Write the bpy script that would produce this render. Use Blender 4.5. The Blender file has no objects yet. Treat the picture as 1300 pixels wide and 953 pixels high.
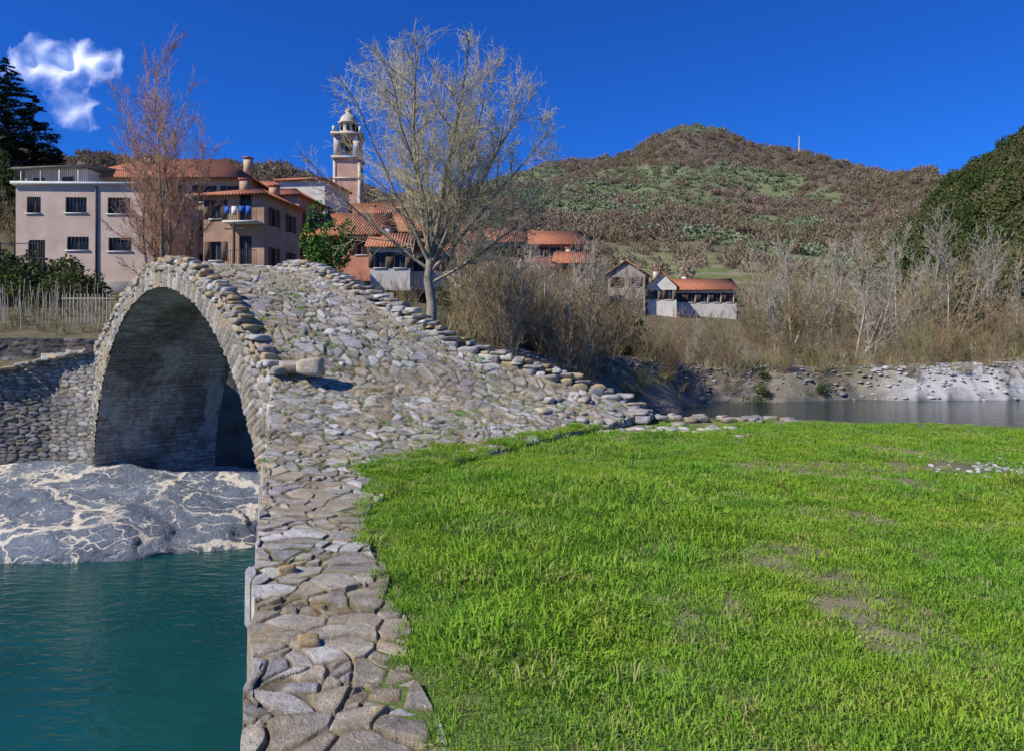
import bpy, math, random
import numpy as np
from mathutils import Vector
rng=np.random.default_rng(11); random.seed(5)
scene=bpy.context.scene
FP=900.0; HY=420.0; CH=1.7
def X(px,D): return (px-650)/FP*D
def Z(py,D): return CH+(HY-py)/FP*D
# ---------------- numeric helpers
def hsh(i,j=0,s=0):
    i=np.asarray(i).astype(np.int64); j=np.asarray(j).astype(np.int64)
    n=(i*374761393+j*668265263+s*1442695041)&0xffffffff
    n=((n^(n>>13))*1274126177)&0xffffffff
    n=n^(n>>16)
    n=((n&0xffffff)*2654435+12345)&0xffffffff
    return ((n^(n>>11))&0xffff)/65536.0
def vn(x,y,s=0):
    xi=np.floor(x);yi=np.floor(y);fx=x-xi;fy=y-yi
    fx=fx*fx*(3-2*fx);fy=fy*fy*(3-2*fy)
    a=hsh(xi,yi,s);b=hsh(xi+1,yi,s);c=hsh(xi,yi+1,s);d=hsh(xi+1,yi+1,s)
    return (a*(1-fx)+b*fx)*(1-fy)+(c*(1-fx)+d*fx)*fy
def fbm(x,y,s=0,o=4):
    t=0;a=.5
    for k in range(o):
        t=t+a*vn(x*2**k,y*2**k,s+k);a*=.5
    return t/(1-.5**o)
def sst(a,b,x):
    t=np.clip((x-a)/(b-a),0,1);return t*t*(3-2*t)
def voro(x,y,size,s=0,jit=.8):
    x=x/size;y=y/size
    xi=np.floor(x);yi=np.floor(y)
    f1=np.full(x.shape,9.);f2=np.full(x.shape,9.);idd=np.zeros(x.shape);cx=np.zeros(x.shape);cy=np.zeros(x.shape)
    for a in(-1,0,1):
        for b in(-1,0,1):
            I=xi+a;J=yi+b
            qx=I+.5+jit*(hsh(I,J,s)-.5);qy=J+.5+jit*(hsh(I,J,s+9)-.5)
            d=np.hypot(x-qx,y-qy)
            m=d<f1
            f2=np.where(m,f1,np.minimum(f2,d))
            idd=np.where(m,hsh(I,J,s+17),idd);cx=np.where(m,qx,cx);cy=np.where(m,qy,cy)
            f1=np.where(m,d,f1)
    return (f2-f1)*size,idd,x-cx,y-cy
def masonry(U,V,s,rh,rw):
    V=V+.10*vn(U*.7,V*.5,s+3)+.035*vn(U*3,V*3,s+4)
    row=np.floor(V/rh);fr=V/rh-row
    w=rw*(.5+1.*hsh(row,1,s))
    uu=U/w+hsh(row,7,s)*10
    uu=uu+.8*vn(uu*.8,row*3.3,s+5)
    c=np.floor(uu);fu=uu-c
    e=np.minimum(np.minimum(fu,1-fu)*w,np.minimum(fr,1-fr)*rh)
    e=e+.012*(vn(U*25,V*25,s+6)-.5)
    return sst(0,.03,e),hsh(c,row,s+2)
def rubble(U,V,s,size=.15,asp=2.1):
    U2=U+.05*vn(U*4,V*6,s+3);V2=V+.04*vn(U*3,V*5,s+4)+.12*vn(U*.5,V*.4,s+6)
    e,i,_,_=voro(U2/asp,V2,size,s,.75)
    e=e+.014*(vn(U*22,V*22,s+5)-.5)
    return sst(0,.03,e),i
PAL=np.array([[.34,.32,.28],[.40,.37,.32],[.46,.43,.37],[.28,.26,.24],[.42,.35,.25],[.52,.50,.45],[.33,.29,.24],[.37,.35,.33],[.44,.39,.31],[.55,.52,.46]])
def scol(idd,b,pal=PAL,mort=(.15,.125,.09),gain=1.):
    k=np.clip((idd*len(pal)).astype(int),0,len(pal)-1)
    c=pal[k]*(.82+.36*((idd*37.7)%1))[...,None]*gain
    m=b[...,None]
    return c*m+np.array(mort)*(1-m)
# ---------------- mesh helpers
def link(ob,parent=None):
    scene.collection.objects.link(ob)
    if parent: ob.parent=parent
    return ob
def mk(name,V,F,mat,col=None,smooth=False,parent=None,do_link=True):
    V=np.asarray(V,dtype=np.float32).reshape(-1,3)
    if isinstance(F,list) and len(F) and isinstance(F[0],(list,tuple)): F=[np.array(F)]
    if not isinstance(F,list): F=[F]
    F=[np.asarray(f,dtype=np.int32) for f in F if len(f)]
    me=bpy.data.meshes.new(name)
    me.vertices.add(len(V));me.vertices.foreach_set('co',V.ravel())
    loops=np.concatenate([f.ravel() for f in F]);
    tot=np.concatenate([np.full(len(f),f.shape[1],dtype=np.int32) for f in F])
    st=np.concatenate([[0],np.cumsum(tot)[:-1]]).astype(np.int32)
    me.loops.add(len(loops));me.loops.foreach_set('vertex_index',loops)
    me.polygons.add(len(tot));me.polygons.foreach_set('loop_start',st)
    me.update(calc_edges=True)
    if smooth: me.polygons.foreach_set('use_smooth',np.ones(len(tot),dtype=bool))
    if col is not None:
        col=np.asarray(col).reshape(-1,3)
        a=me.color_attributes.new('Col','FLOAT_COLOR','POINT')
        c4=np.ones((len(V),4),dtype=np.float32);c4[:,:3]=col
        a.data.foreach_set('color',c4.ravel())
    me.materials.append(mat)
    me.validate()
    ob=bpy.data.objects.new(name,me)
    if do_link: link(ob,parent)
    return ob
def gridF(n,m):
    i=np.arange(n-1)[:,None]*m+np.arange(m-1)[None,:]
    i=i.ravel()
    return np.stack([i,i+m,i+m+1,i+1],1)
def empty(name,loc=(0,0,0),rz=0):
    e=bpy.data.objects.new(name,None);e.location=loc;e.rotation_euler=(0,0,rz);e.empty_display_size=.5
    return link(e)
# ---------------- materials
def newmat(name):
    m=bpy.data.materials.new(name);m.use_nodes=True
    nt=m.node_tree;nt.nodes.clear()
    out=nt.nodes.new('ShaderNodeOutputMaterial')
    return m,nt,out
def N(nt,t,**k):
    n=nt.nodes.new(t)
    for a,b in k.items(): setattr(n,a,b)
    return n
def bsdf(nt,out,rough=.9,spec=.2):
    b=N(nt,'ShaderNodeBsdfPrincipled');b.inputs['Roughness'].default_value=rough
    b.inputs['Specular IOR Level'].default_value=spec
    nt.links.new(b.outputs[0],out.inputs[0]);return b
def noise(nt,co,scale,detail=3,rough=.6):
    n=N(nt,'ShaderNodeTexNoise');n.inputs['Scale'].default_value=scale;n.inputs['Detail'].default_value=detail;n.inputs['Roughness'].default_value=rough
    nt.links.new(co,n.inputs['Vector']);return n
def c4_(c): return (*c,1) if len(c)==3 else c
def ramp(nt,src,pts):
    r=N(nt,'ShaderNodeValToRGB');e=r.color_ramp.elements
    e[0].position=pts[0][0];e[0].color=c4_(pts[0][1]);e[1].position=pts[-1][0];e[1].color=c4_(pts[-1][1])
    for p,c in pts[1:-1]:
        q=e.new(p);q.color=c4_(c)
    nt.links.new(src,r.inputs[0]);return r
def mixc(nt,mode,fac,a,b):
    m=N(nt,'ShaderNodeMix',data_type='RGBA',blend_type=mode)
    for s,v in((m.inputs[0],fac),(m.inputs[6],a),(m.inputs[7],b)):
        if isinstance(v,(int,float)): s.default_value=v
        elif isinstance(v,tuple): s.default_value=(*v,1)
        else: nt.links.new(v,s)
    return m.outputs[2]
def bump(nt,b,h,strength,dist):
    n=N(nt,'ShaderNodeBump');n.inputs['Strength'].default_value=strength;n.inputs['Distance'].default_value=dist
    nt.links.new(h,n.inputs['Height']);nt.links.new(n.outputs[0],b.inputs['Normal'])
def mat_attr(name,rough=.9,ns=6,lo=.6,hi=1.35,bs=20,bst=.6,bd=.03,lichen=None,det=4):
    m,nt,out=newmat(name);b=bsdf(nt,out,rough)
    tc=N(nt,'ShaderNodeTexCoord').outputs['Object']
    at=N(nt,'ShaderNodeAttribute',attribute_name='Col')
    n=noise(nt,tc,ns,det,.7);r=ramp(nt,n.outputs[0],[(.3,(lo,)*3),(.7,(hi,)*3)])
    c=mixc(nt,'MULTIPLY',1.0,at.outputs[0],r.outputs[0])
    if lichen:
        n2=noise(nt,tc,3.1,5,.75);r2=ramp(nt,n2.outputs[0],[(.56,(0,0,0)),(.66,(.8,.8,.8))])
        c=mixc(nt,'MIX',r2.outputs[0],c,mixc(nt,'MULTIPLY',1.0,c,lichen))
        n3=noise(nt,tc,19,4,.75);r3=ramp(nt,n3.outputs[0],[(.58,(0,0,0)),(.66,(.6,.6,.6))])
        c=mixc(nt,'MIX',r3.outputs[0],c,(.60,.58,.52))
        r4=ramp(nt,n3.outputs[0],[(.32,(.6,.6,.6)),(.42,(0,0,0))])
        c=mixc(nt,'MIX',r4.outputs[0],c,(.14,.13,.11))
    nt.links.new(c,b.inputs['Base Color'])
    nb=noise(nt,tc,bs,5,.8);bump(nt,b,nb.outputs[0],bst,bd)
    return m
def mat2(name,c1,c2,ns=3,rough=.9,bs=15,bst=.3,bd=.02,spec=.2,metal=0):
    m,nt,out=newmat(name);b=bsdf(nt,out,rough,spec);b.inputs['Metallic'].default_value=metal
    tc=N(nt,'ShaderNodeTexCoord').outputs['Object']
    n=noise(nt,tc,ns,4,.65);r=ramp(nt,n.outputs[0],[(.32,c1),(.68,c2)])
    nt.links.new(r.outputs[0],b.inputs['Base Color'])
    if bst: nb=noise(nt,tc,bs,3,.6);bump(nt,b,nb.outputs[0],bst,bd)
    return m
def mat_rand(name,cols,rough=.8,transl=0.,patch=None,patch2=None):
    m,nt,out=newmat(name)
    oi=N(nt,'ShaderNodeObjectInfo')
    pts=[(i/(len(cols)-1)if len(cols)>1 else 0,c) for i,c in enumerate(cols)]
    r=ramp(nt,oi.outputs['Random'],pts)
    c=r.outputs[0]
    for pt in (patch,patch2):
        if pt:
            ge=N(nt,'ShaderNodeNewGeometry');n=noise(nt,ge.outputs['Position'],pt[0],3,.6)
            rr=ramp(nt,n.outputs[0],[(.38,(0,0,0)),(.64,(1,1,1))])
            c=mixc(nt,'MIX',rr.outputs[0],c,mixc(nt,'MULTIPLY',1.,c,pt[1]))
    d=N(nt,'ShaderNodeBsdfDiffuse');nt.links.new(c,d.inputs[0])
    if transl:
        t=N(nt,'ShaderNodeBsdfTranslucent');nt.links.new(c,t.inputs[0])
        x=N(nt,'ShaderNodeMixShader');x.inputs[0].default_value=transl
        nt.links.new(d.outputs[0],x.inputs[1]);nt.links.new(t.outputs[0],x.inputs[2]);nt.links.new(x.outputs[0],out.inputs[0])
    else: nt.links.new(d.outputs[0],out.inputs[0])
    return m
M_stone=mat_attr('bridge_stone',lichen=(1.12,.9,.6),lo=.68,hi=1.28,bs=22,bst=.95,bd=.03)
M_ground=mat_attr('ground_mat',ns=1.2,lo=.65,hi=1.3,bs=9,bst=.7,bd=.06)
M_wall=mat_attr('rubble_wall',ns=2)
M_glass=mat2('window_glass',(.015,.018,.02),(.03,.034,.038),rough=.25,bst=0,spec=.25)
M_white=mat2('white_trim',(.55,.54,.5),(.66,.65,.6),bst=.1)
M_frame=mat2('wood_frame',(.16,.11,.08),(.24,.18,.13),bst=0)
def roofmat(name,a,bc):
    m,nt,out=newmat(name);b=bsdf(nt,out,.9)
    tc=N(nt,'ShaderNodeTexCoord').outputs['Object']
    n=noise(nt,tc,2.5,4,.75);r=ramp(nt,n.outputs[0],[(.25,a),(.75,bc)])
    w=N(nt,'ShaderNodeTexWave',bands_direction='X');w.inputs['Scale'].default_value=1.3;w.inputs['Distortion'].default_value=.6
    nt.links.new(tc,w.inputs[0])
    r2=ramp(nt,w.outputs[0],[(0,(.5,.45,.42)),(.6,(1.1,1.1,1.1))])
    nt.links.new(mixc(nt,'MULTIPLY',.8,r.outputs[0],r2.outputs[0]),b.inputs['Base Color'])
    bump(nt,b,w.outputs[0],.8,.08);return m
M_roof=roofmat('terracotta_tiles',(.36,.12,.06),(.68,.29,.16))
M_shut=mat2('shutter_paint',(.10,.07,.05),(.16,.11,.08),bst=.1)
M_iron=mat2('iron',(.04,.04,.045),(.07,.07,.07),bst=0,rough=.6)
M_bark=mat2('bark',(.22,.19,.14),(.40,.34,.26),ns=5,bs=25,bst=.8)
M_twig=mat2('twig_yellow',(.50,.43,.24),(.70,.61,.37),ns=.6,bst=0)
M_twigred=mat2('twig_red',(.38,.22,.13),(.56,.35,.22),ns=.6,bst=0)

# ---------------- terrain
def sdpoly(px,py,poly):
    P=np.array(poly,float);Q=np.roll(P,-1,0)
    d=np.full(px.shape,1e18);ins=np.zeros(px.shape,bool)
    for (ax,ay),(bx,by) in zip(P,Q):
        ex,ey=bx-ax,by-ay
        t=np.clip(((px-ax)*ex+(py-ay)*ey)/(ex*ex+ey*ey+1e-12),0,1)
        d=np.minimum(d,(px-ax-t*ex)**2+(py-ay-t*ey)**2)
        c=((ay>py)!=(by>py))
        with np.errstate(divide='ignore',invalid='ignore'):
            xx=(bx-ax)*(py-ay)/(by-ay+1e-12)+ax
        ins^=c&(px<xx)
    d=np.sqrt(d);return np.where(ins,d,-d)
polyA=[(60,-300),(4,-300),(1.2,-2),(-0.0,0),(-1.05,3.4),(-1.65,5.1),(-2.1,6.65),(-2.8,8.7),(-3.4,10.7),(0.2,13.3),(2.7,13.9),(5,13.6),(9,12.4),(20,10),(60,-2),(200,-40),(300,-300)]
polyB=[(-3000,-100),(-300,5),(-40,14),(-19,17.3),(-13.4,18.5),(-10.9,18.9),(-9.6,21.6),(-3.7,27),(3,33),(9,42),(13,48),(25,50),(40,51),(80,54),(300,50),(1500,0),(3000,-100),(3000,4000),(-3000,4000)]
cpx=[-400,0,100,200,400,550,700,900,1100,1150,1200,1300,1500]
cD=[18,25,26.8,35,60,100,200]
cz=[[-.6,1,2,3,8,28,66],[-.5,0,1.3,2.6,6,29,48],[-.5,0,1.3,2.6,5.2,17,35],[-.4,.6,1.4,2.8,5.2,12,26],[-.3,.6,1.2,2.4,5,12,26],
    [-.2,.8,1.2,2,4,9,22],[-1,-.6,-.4,0,2,6,22],[-1,-1,-1,-1,-.9,4,21],[-1,-1,-1,-1,-1,2.5,18],[-1,-1,-1,-1,-1,3.5,26],[-1,-1,-1,-1,-.9,6,38],[-1,-1,-1,-1,-.5,13,54],[-1,-1,-1,-1,1,30,90]]
cz=np.array(cz,float)
rpx=[-400,100,290,340,400,470,560,620,700,760,800,830,855,880,905,930,960,1020,1080,1140,1200,1300,1500]
rpy=[120,200,207,214,230,244,245,226,202,196,190,170,158,153,157,168,181,189,205,217,224,230,225]
def Hfar(x,y):
    th=np.clip(np.arctan2(x,y),-.82,.78);r=np.hypot(x,y)
    back=sst(1.3,2.2,np.abs(np.arctan2(x,y)))
    px=650+900*np.tan(th);D=r*np.cos(th)
    lz=np.stack([np.interp(px,cpx,cz[:,k]) for k in range(7)],-1)
    D2=np.minimum(D,200)
    z=np.zeros(x.shape)
    z=np.where(D2<cD[0],lz[...,0],z)
    for k in range(6):
        t=(D2-cD[k])/(cD[k+1]-cD[k]);m=(t>=0)&(t<=1)
        z=np.where(m,lz[...,k]*(1-t)+lz[...,k+1]*t,z)
    Dr=620.
    zr=CH+(420-np.interp(px,rpx,rpy))/900*Dr-4
    t=np.clip((D-200)/(Dr-200),0,1)
    zz=z*(1-t**1.05)+zr*t**1.05
    amp=np.sin(np.pi*t)
    zz=zz+amp*(fbm(x/110,y/110,3,4)-.5)*66*np.where(z<35,1,.5)
    zz=zz-np.clip((D-Dr)/1500,0,1)*zr*.8
    z=np.where(D>200,zz,z+sst(60,200,D)*(fbm(x/30,y/30,8,3)-.5)*5)
    z=z+.25*(fbm(x/4,y/4,4,3)-.5)*sst(20,60,D)
    return z*(1-back)+back*-1,px,D
def terr(x,y,full=False):
    a=sdpoly(x,y,polyA)+.0;b=sdpoly(x,y,polyB)
    wA=np.interp(x+ (y-11)*.3,[-2,3],[.35,6])
    wA=np.where(y<10.9,np.interp(x,[0,4],[.35,6]),wA)
    nz=(fbm(x/1.3,y/1.3,1,3)-.5)*.08
    zA=nz-4.3*sst(0,1,-a/wA)
    H,px,D=Hfar(x,y)
    wB=np.interp(x,[-12,-3,10],[1.2,3,6])
    b2=b+np.where(x>-5,(fbm(x/5,y/5,5,3)-.5)*5*sst(0,10,np.abs(x+8)),0)
    zB=-4.3+(H+4.3)*sst(0,1,(b2+wB*.35)/wB)
    z=np.maximum(zA,zB)
    if full: return z,a,b,px,D,zA
    return z
def olivem(x,y,px,py):
    wob=(fbm(x/25,y/25,79,3)-.5)
    f1=fbm(x/60,y/60,77,3)
    return ((f1>.66)&(py>205)&(px>560))|(np.hypot((px-785)/120,(py-252)/24)<1+wob)|(np.hypot((px-845)/85,(py-224)/13)<.95+wob)|(np.hypot((px-880)/48,(py-161)/10)<1)|(np.hypot((px-990)/60,(py-285)/9)<1+wob)
angs=np.concatenate([np.linspace(-180,-60,60,endpoint=False),np.linspace(-60,52,430,endpoint=False),np.linspace(52,180,62)])
rs=np.concatenate([[0.01,.5,1,1.5],np.geomspace(2,3500,330)])
TH,RR=np.meshgrid(np.radians(angs),rs)
gx=RR*np.sin(TH);gy=RR*np.cos(TH)
gz,ga,gb,gpx,gD,gzA=terr(gx,gy,True)
gpy=420-(gz-1.7)/np.maximum(gD,1)*900
def C(*a): return np.array(a,float)
n1=fbm(gx/25,gy/25,21,4);n2=fbm(gx/2,gy/2,22,4);n3=fbm(gx/90,gy/90,23,4)
def mx(col,c,m): return col*(1-m[...,None])+c*m[...,None]
col=np.zeros(gx.shape+(3,))+C(.145,.105,.08)
col=mx(col,C(.10,.105,.05),sst(.52,.64,n3)*.7)
om=(olivem(gx,gy,gpx,gpy)&(gD>140)&(gy>0)).astype(float);col=mx(col,C(.17,.20,.09),om*.8)
fld=sst(100,125,gD)*(1-sst(200,235,gD))*sst(740,800,gpx)*(1-sst(1040,1100,gpx))
col=mx(col,C(.15,.18,.06),fld*sst(.3,.5,n1))
col=mx(col,C(.28,.23,.15),fld*(np.sin(gz*2.2)>.3)*.8)
low=1-sst(80,120,gD)
col=mx(col,C(.17,.135,.085),low*.9)
col=mx(col,C(.10,.12,.035),low*sst(.52,.6,n2)*.6)
town=low*(1-sst(520,620,gpx));col=mx(col,C(.15,.125,.07),town*.7)
rs_=sst(1120,1170,gpx)*sst(66,80,gD);col=mx(col,C(.06,.06,.03),rs_*.9)
gr=(1-sst(2,6,gb+n2*3))*(gb>-12);col=mx(col,C(.24,.21,.16),gr*.8)
gr2=gr*sst(1080,1180,gpx);col=mx(col,C(.50,.48,.45),gr2)
ri=(gz<-3.1);col=mx(col,C(.10,.11,.10),ri*1.)
md=sst(-.6,.1,ga);col=mx(col,C(.12,.17,.04),md)
def barem(x,y): return np.maximum(sst(.53,.64,fbm(x/1.1,y/1.1,31,4)),.8*sst(.61,.70,fbm(x/.35,y/.35,37,3)))*sst(3.0,4.2,y)
bare=barem(gx,gy)
col=mx(col,C(.25,.21,.13),md*bare*.85)
mk('ground',np.stack([gx,gy,gz],-1),gridF(len(rs),len(angs)),M_ground,col,True)

# ---------------- water
m,nt,out=newmat('river_water_mat');b=bsdf(nt,out,.06,.5)
tc=N(nt,'ShaderNodeTexCoord').outputs['Object']
n=noise(nt,tc,.25,3);r=ramp(nt,n.outputs[0],[(.3,(.004,.045,.046)),(.7,(.008,.075,.072))])
sx=N(nt,'ShaderNodeSeparateXYZ');nt.links.new(tc,sx.inputs[0])
mr=N(nt,'ShaderNodeMapRange');mr.inputs['From Min'].default_value=24;mr.inputs['From Max'].default_value=36;nt.links.new(sx.outputs[1],mr.inputs['Value'])
nt.links.new(mixc(nt,'MIX',mr.outputs[0],r.outputs[0],(.02,.035,.035)),b.inputs['Base Color'])
mp=N(nt,'ShaderNodeMapping');mp.inputs['Scale'].default_value=(1,2.4,1);nt.links.new(tc,mp.inputs[0])
nb=noise(nt,mp.outputs[0],2.4,3,.5);bump(nt,b,nb.outputs[0],.3,.11)
b.inputs['IOR'].default_value=1.33
gxw,gyw=np.meshgrid(np.linspace(-90,250,12),np.linspace(-90,75,12),indexing='ij')
mk('river_water',np.stack([gxw,gyw,gxw*0-3.2],-1),gridF(12,12),m,None,True)

# ---------------- bridge
bridge=empty('stone_arch_bridge')
d=np.array([-.69,.7238]);d/=np.linalg.norm(d);nn=np.array([d[1],-d[0]])
Mo=np.array([-7.3,14.75])
SZ=[(-5.3,.95),(-4.5,1.5),(-3.8,1.98),(-2.5,2.62),(-1.2,3.02),(0,3.15),(1.2,3.02),(3.1,2.36),(5.2,1.2),(9,.95),(14,.9)]
def zd(s):
    ss=np.asarray(s,float);xs=[a for a,_ in SZ];zs=[b for _,b in SZ]
    return (np.interp(ss-.35,xs,zs)+np.interp(ss,xs,zs)*2+np.interp(ss+.35,xs,zs))/4
def SP(s,c=0):
    s=np.asarray(s,float);return Mo[0]+s*d[0]+c*nn[0],Mo[1]+s*d[1]+c*nn[1]
ctl=[((-.39,1.0,0),(.25,1.,0)),((-1.19,3.45,.02),(-.48,3.45,.0)),((-1.77,5.1,.03),(-1.0,5.1,.0)),((-2.25,6.65,.06),(-1.4,6.9,0.01)),
((-2.58,7.6,.14),(-.9,8.6,.03)),((-2.92,8.7,.32),(.6,10.8,.08)),((-3.3,9.8,.60),(2.2,12.8,.12)),((-3.65,10.9,.95),(2.2,13.6,.33))]
rsv=[(-4.5,(.9,13.6,.80)),(-3.8,(-.6,13.7,1.25)),(-2.5,(-2.1,14.2,1.95)),(-1.2,(-3.95,15.5,2.8))]
for s,R in rsv:
    x,y=SP(s);ctl.append(((float(x),float(y),float(zd(s))),R))
for s in [0,1.2,2.4,3.6,5.2,7,9,12]:
    x,y=SP(s);x2,y2=SP(s,3.05);z=float(zd(s));ctl.append(((float(x),float(y),z),(float(x2),float(y2),z)))
CL=np.array([c[0] for c in ctl]);CR=np.array([c[1] for c in ctl])
def cat(P,t):
    i=np.clip(np.floor(t).astype(int),0,len(P)-2);f=(t-i)[:,None]
    p0=P[np.maximum(i-1,0)];p1=P[i];p2=P[i+1];p3=P[np.minimum(i+2,len(P)-1)]
    return .5*((2*p1)+(-p0+p2)*f+(2*p0-5*p1+4*p2-p3)*f*f+(-p0+3*p1-3*p2+p3)*f**3)
tt=np.concatenate([np.linspace(0,.7,30,endpoint=False),np.linspace(.7,3,720,endpoint=False),np.linspace(3,12,900,endpoint=False),np.linspace(12,len(ctl)-1,150)])
vv=np.linspace(0,1,230)
L=cat(CL,tt);R=cat(CR,tt)
ew=(1-sst(6.5,8,tt));L[:,0]-=(.04+.09*vn(tt*5.5,tt*0,91)+.03*vn(tt*17,tt*0,92))*ew
R[:,0]+=(.16*(vn(tt*3.7,tt*0,93)-.3))*(1-sst(3,4,tt))
P=L[:,None]*(1-vv)[None,:,None]+R[:,None]*vv[None,:,None]
px_,py_=P[...,0],P[...,1]
wx=px_+.09*(vn(px_*3.3,py_*3.3,50)-.5)*2+.014*(vn(px_*9,py_*9,57)-.5)*2;wy=py_+.09*(vn(px_*3.3,py_*3.3,51)-.5)*2+.014*(vn(px_*9,py_*9,59)-.5)*2
e1,i1,ox1,oy1=voro(wx,wy*1.25,.20,60,.92);e2,i2,ox2,oy2=voro(wx,wy*1.2,.255,61,.95)
e3,i3,ox3,oy3=voro(wx,wy,.12,62,.95)
pick=hsh(np.floor(i2*997),3,5)
big=(py_<7.4)&(pick>.2)|(py_>=7.4)&(pick<.22)
small=(~big)&(pick>.85)|((py_<7.4)&(pick<.1))
e=np.where(big,e2,np.where(small,e3,e1));idd=np.where(big,i2,np.where(small,i3,i1));ox=np.where(big,ox2,np.where(small,ox3,ox1));oy=np.where(big,oy2,np.where(small,oy3,oy1))
e=np.minimum(e,np.where(big|small,e2,9));e=e+.009*(vn(px_*16,py_*16,52)-.5)
nearm=1-sst(7,10,py_)
bb=sst(.0,.035,e)
tx=((idd*13.3)%1-.5)*.05;ty=((idd*29.1)%1-.5)*.05
hgt=bb*(.020+.030*idd)*(1-.4*nearm)+ (ox*tx+oy*ty)*bb*(1-.3*nearm) +.018*(fbm(px_*7,py_*7,53,4)-.5)
P[...,2]+=hgt-.01+ .07*(fbm(px_*.9,py_*.9,54,3)-.5)
dc=scol(idd,sst(.0,.04,e),mort=(.17,.14,.09),gain=1.12)
gm=sst(.46,.6,fbm(px_*.8,py_*.8,55,3))*(1-sst(.0,.04,e))
dc=mx(dc,C(.09,.12,.03),gm)
straw=sst(.52,.62,fbm(px_*1.5,py_*1.5,56,5))
dc=mx(dc,C(.38,.30,.18),straw*.55)
soil=sst(.56,.64,fbm(px_*2.3,py_*2.3,66,4))*sst(0,1,(1-e*9).clip(0,1));dc=mx(dc,C(.2,.16,.09),soil*.7)
P[:,0,2]-=.35;P[:,-1,2]-=.12
mk('deck_paving',P,gridF(len(tt),len(vv)),M_stone,dc,True,bridge)
HR=np.full((260,340),-99.)
ii=((px_+7.5)/.05).astype(int);jj=(py_/.05).astype(int)
ok=(ii>=0)&(ii<260)&(jj>=0)&(jj<340)
np.maximum.at(HR,(ii[ok],jj[ok]),P[...,2][ok])
def surf(x,y):
    z=terr(x,y)
    i=np.clip(((x+7.5)/.05).astype(int),0,259);j=np.clip((y/.05).astype(int),0,339)
    h=HR[i,j];o=(x>-7.5)&(x<5.4)&(y>0)&(y<17)
    return np.where(o,np.maximum(z,h),z)
def wallstrip(name,path,top,bot,nor,seed,mat,parent,size=.15,asp=2.1,res=.035,gain=1.,mort=(.15,.13,.10),disp=.05,pal=PAL):
    path=np.array(path,float);seg=np.hypot(*np.diff(path,axis=0).T);cum=np.concatenate([[0],np.cumsum(seg)])
    U=np.arange(0,cum[-1]+res,res);U[-1]=cum[-1]
    x=np.interp(U,cum,path[:,0]);y=np.interp(U,cum,path[:,1])
    tp=np.interp(U,cum,top)+.05*(vn(U*4,U*0,seed)-.5);bt=np.interp(U,cum,bot)
    m=int(max(tp-bt)/res)+2;v=np.linspace(0,1,m)
    Zg=bt[:,None]*(1-v)+tp[:,None]*v;Ug=U[:,None]+0*Zg
    b,i=rubble(Ug,Zg,seed,size,asp)
    dx=np.gradient(x);dy=np.gradient(y);l=np.hypot(dx,dy)+1e-9
    nx=dy/l*nor;ny=-dx/l*nor
    hh=b*disp*(.4+i)+.06*(fbm(Ug*1.2,Zg*1.2,seed+1,4)-.5)
    V=np.stack([x[:,None]+nx[:,None]*hh,y[:,None]+ny[:,None]*hh,Zg],-1)
    st=sst(.45,.7,fbm(Ug*.5,Zg*.8,seed+8,4))
    cc=scol(i,b,mort=mort,gain=gain,pal=pal);cc=mx(cc,cc*.55,st*.8)
    return mk(name,V,gridF(len(U),m),mat,cc,True,parent)
AR=5.2;SPR=-2.5;BH=5.1
def intr(s): return SPR+BH*np.sqrt(np.clip(1-(s/AR)**2,0,1))
for side,c,nm in((1,0,'upstream_face'),(-1,3.05,'downstream_face')):
    S=np.linspace(-AR,AR,400);S=AR*np.sin(S/AR*np.pi/2);m=130 if side==1 else 60
    v=np.linspace(0,1,m);top=zd(S)+.02
    if side==-1: top=np.where(S<-1,np.minimum(top,zd(S)-.1),top)
    bt=intr(S);Zg=bt[:,None]*(1-v)+top[:,None]*v;Sg=S[:,None]+0*Zg
    rad=np.hypot(Sg/AR,(Zg-SPR)/BH)*AR;ang=np.arctan2(Zg-SPR,Sg)*AR
    ring=rad<AR+.42+.1*vn(ang*3,ang*0,7)
    b1,i1_=rubble(Sg,Zg,71,.13,1.9);b2_,i2_=masonry(rad-AR+10,ang,72,.105,.5)
    b=np.where(ring,b2_,b1);i=np.where(ring,i2_,i1_)
    hh=b*.04*(.4+i)+np.where(ring,.03,0)+.04*(fbm(Sg*2,Zg*2,77,3)-.5)
    x,y=SP(Sg,c);x=x-side*nn[0]*hh;y=y-side*nn[1]*hh
    cc=scol(i,b,gain=1.05);cc=mx(cc,C(.44,.34,.20),sst(.5,.65,fbm(Sg*1.5,Zg*1.5,78,4))*.5)
    mk(nm,np.stack([x,y,Zg],-1),gridF(len(S),m),M_stone,cc,True,bridge)
a=np.linspace(math.pi,0,420)
ps=np.concatenate([np.full(60,-AR),AR*np.cos(a),np.full(60,AR)]);pz=np.concatenate([np.linspace(-4.4,SPR-.03,60),SPR+BH*np.sin(a),np.linspace(SPR-.03,-4.4,60)])
al=np.concatenate([[0],np.cumsum(np.hypot(np.diff(ps),np.diff(pz)))])
cc_=np.linspace(-.03,3.08,110);A,Cg=np.meshgrid(al,cc_,indexing='ij')
b,i=masonry(Cg,A,81,.105,.34)
hh=b*.022*(.3+i)+.07*(fbm(Cg*1.5,A*1.5,83,4)-.5)
ns_=-ps[:,None]/AR*hh;nz_=-np.clip(pz[:,None]-SPR,0,9)/BH*hh
x,y=SP(ps[:,None]+ns_,Cg)
cc=scol(i,sst(-.6,1,b),gain=1.1,pal=PAL*.5+PAL.mean(0)*.5);cc=mx(cc,cc*.5,sst(.48,.62,fbm(Cg*.9,A*.5,84,5))*.9);cc=mx(cc,C(.60,.57,.51),sst(.54,.66,fbm(Cg*1.4,A*.9,85,5))*.6)
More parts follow.
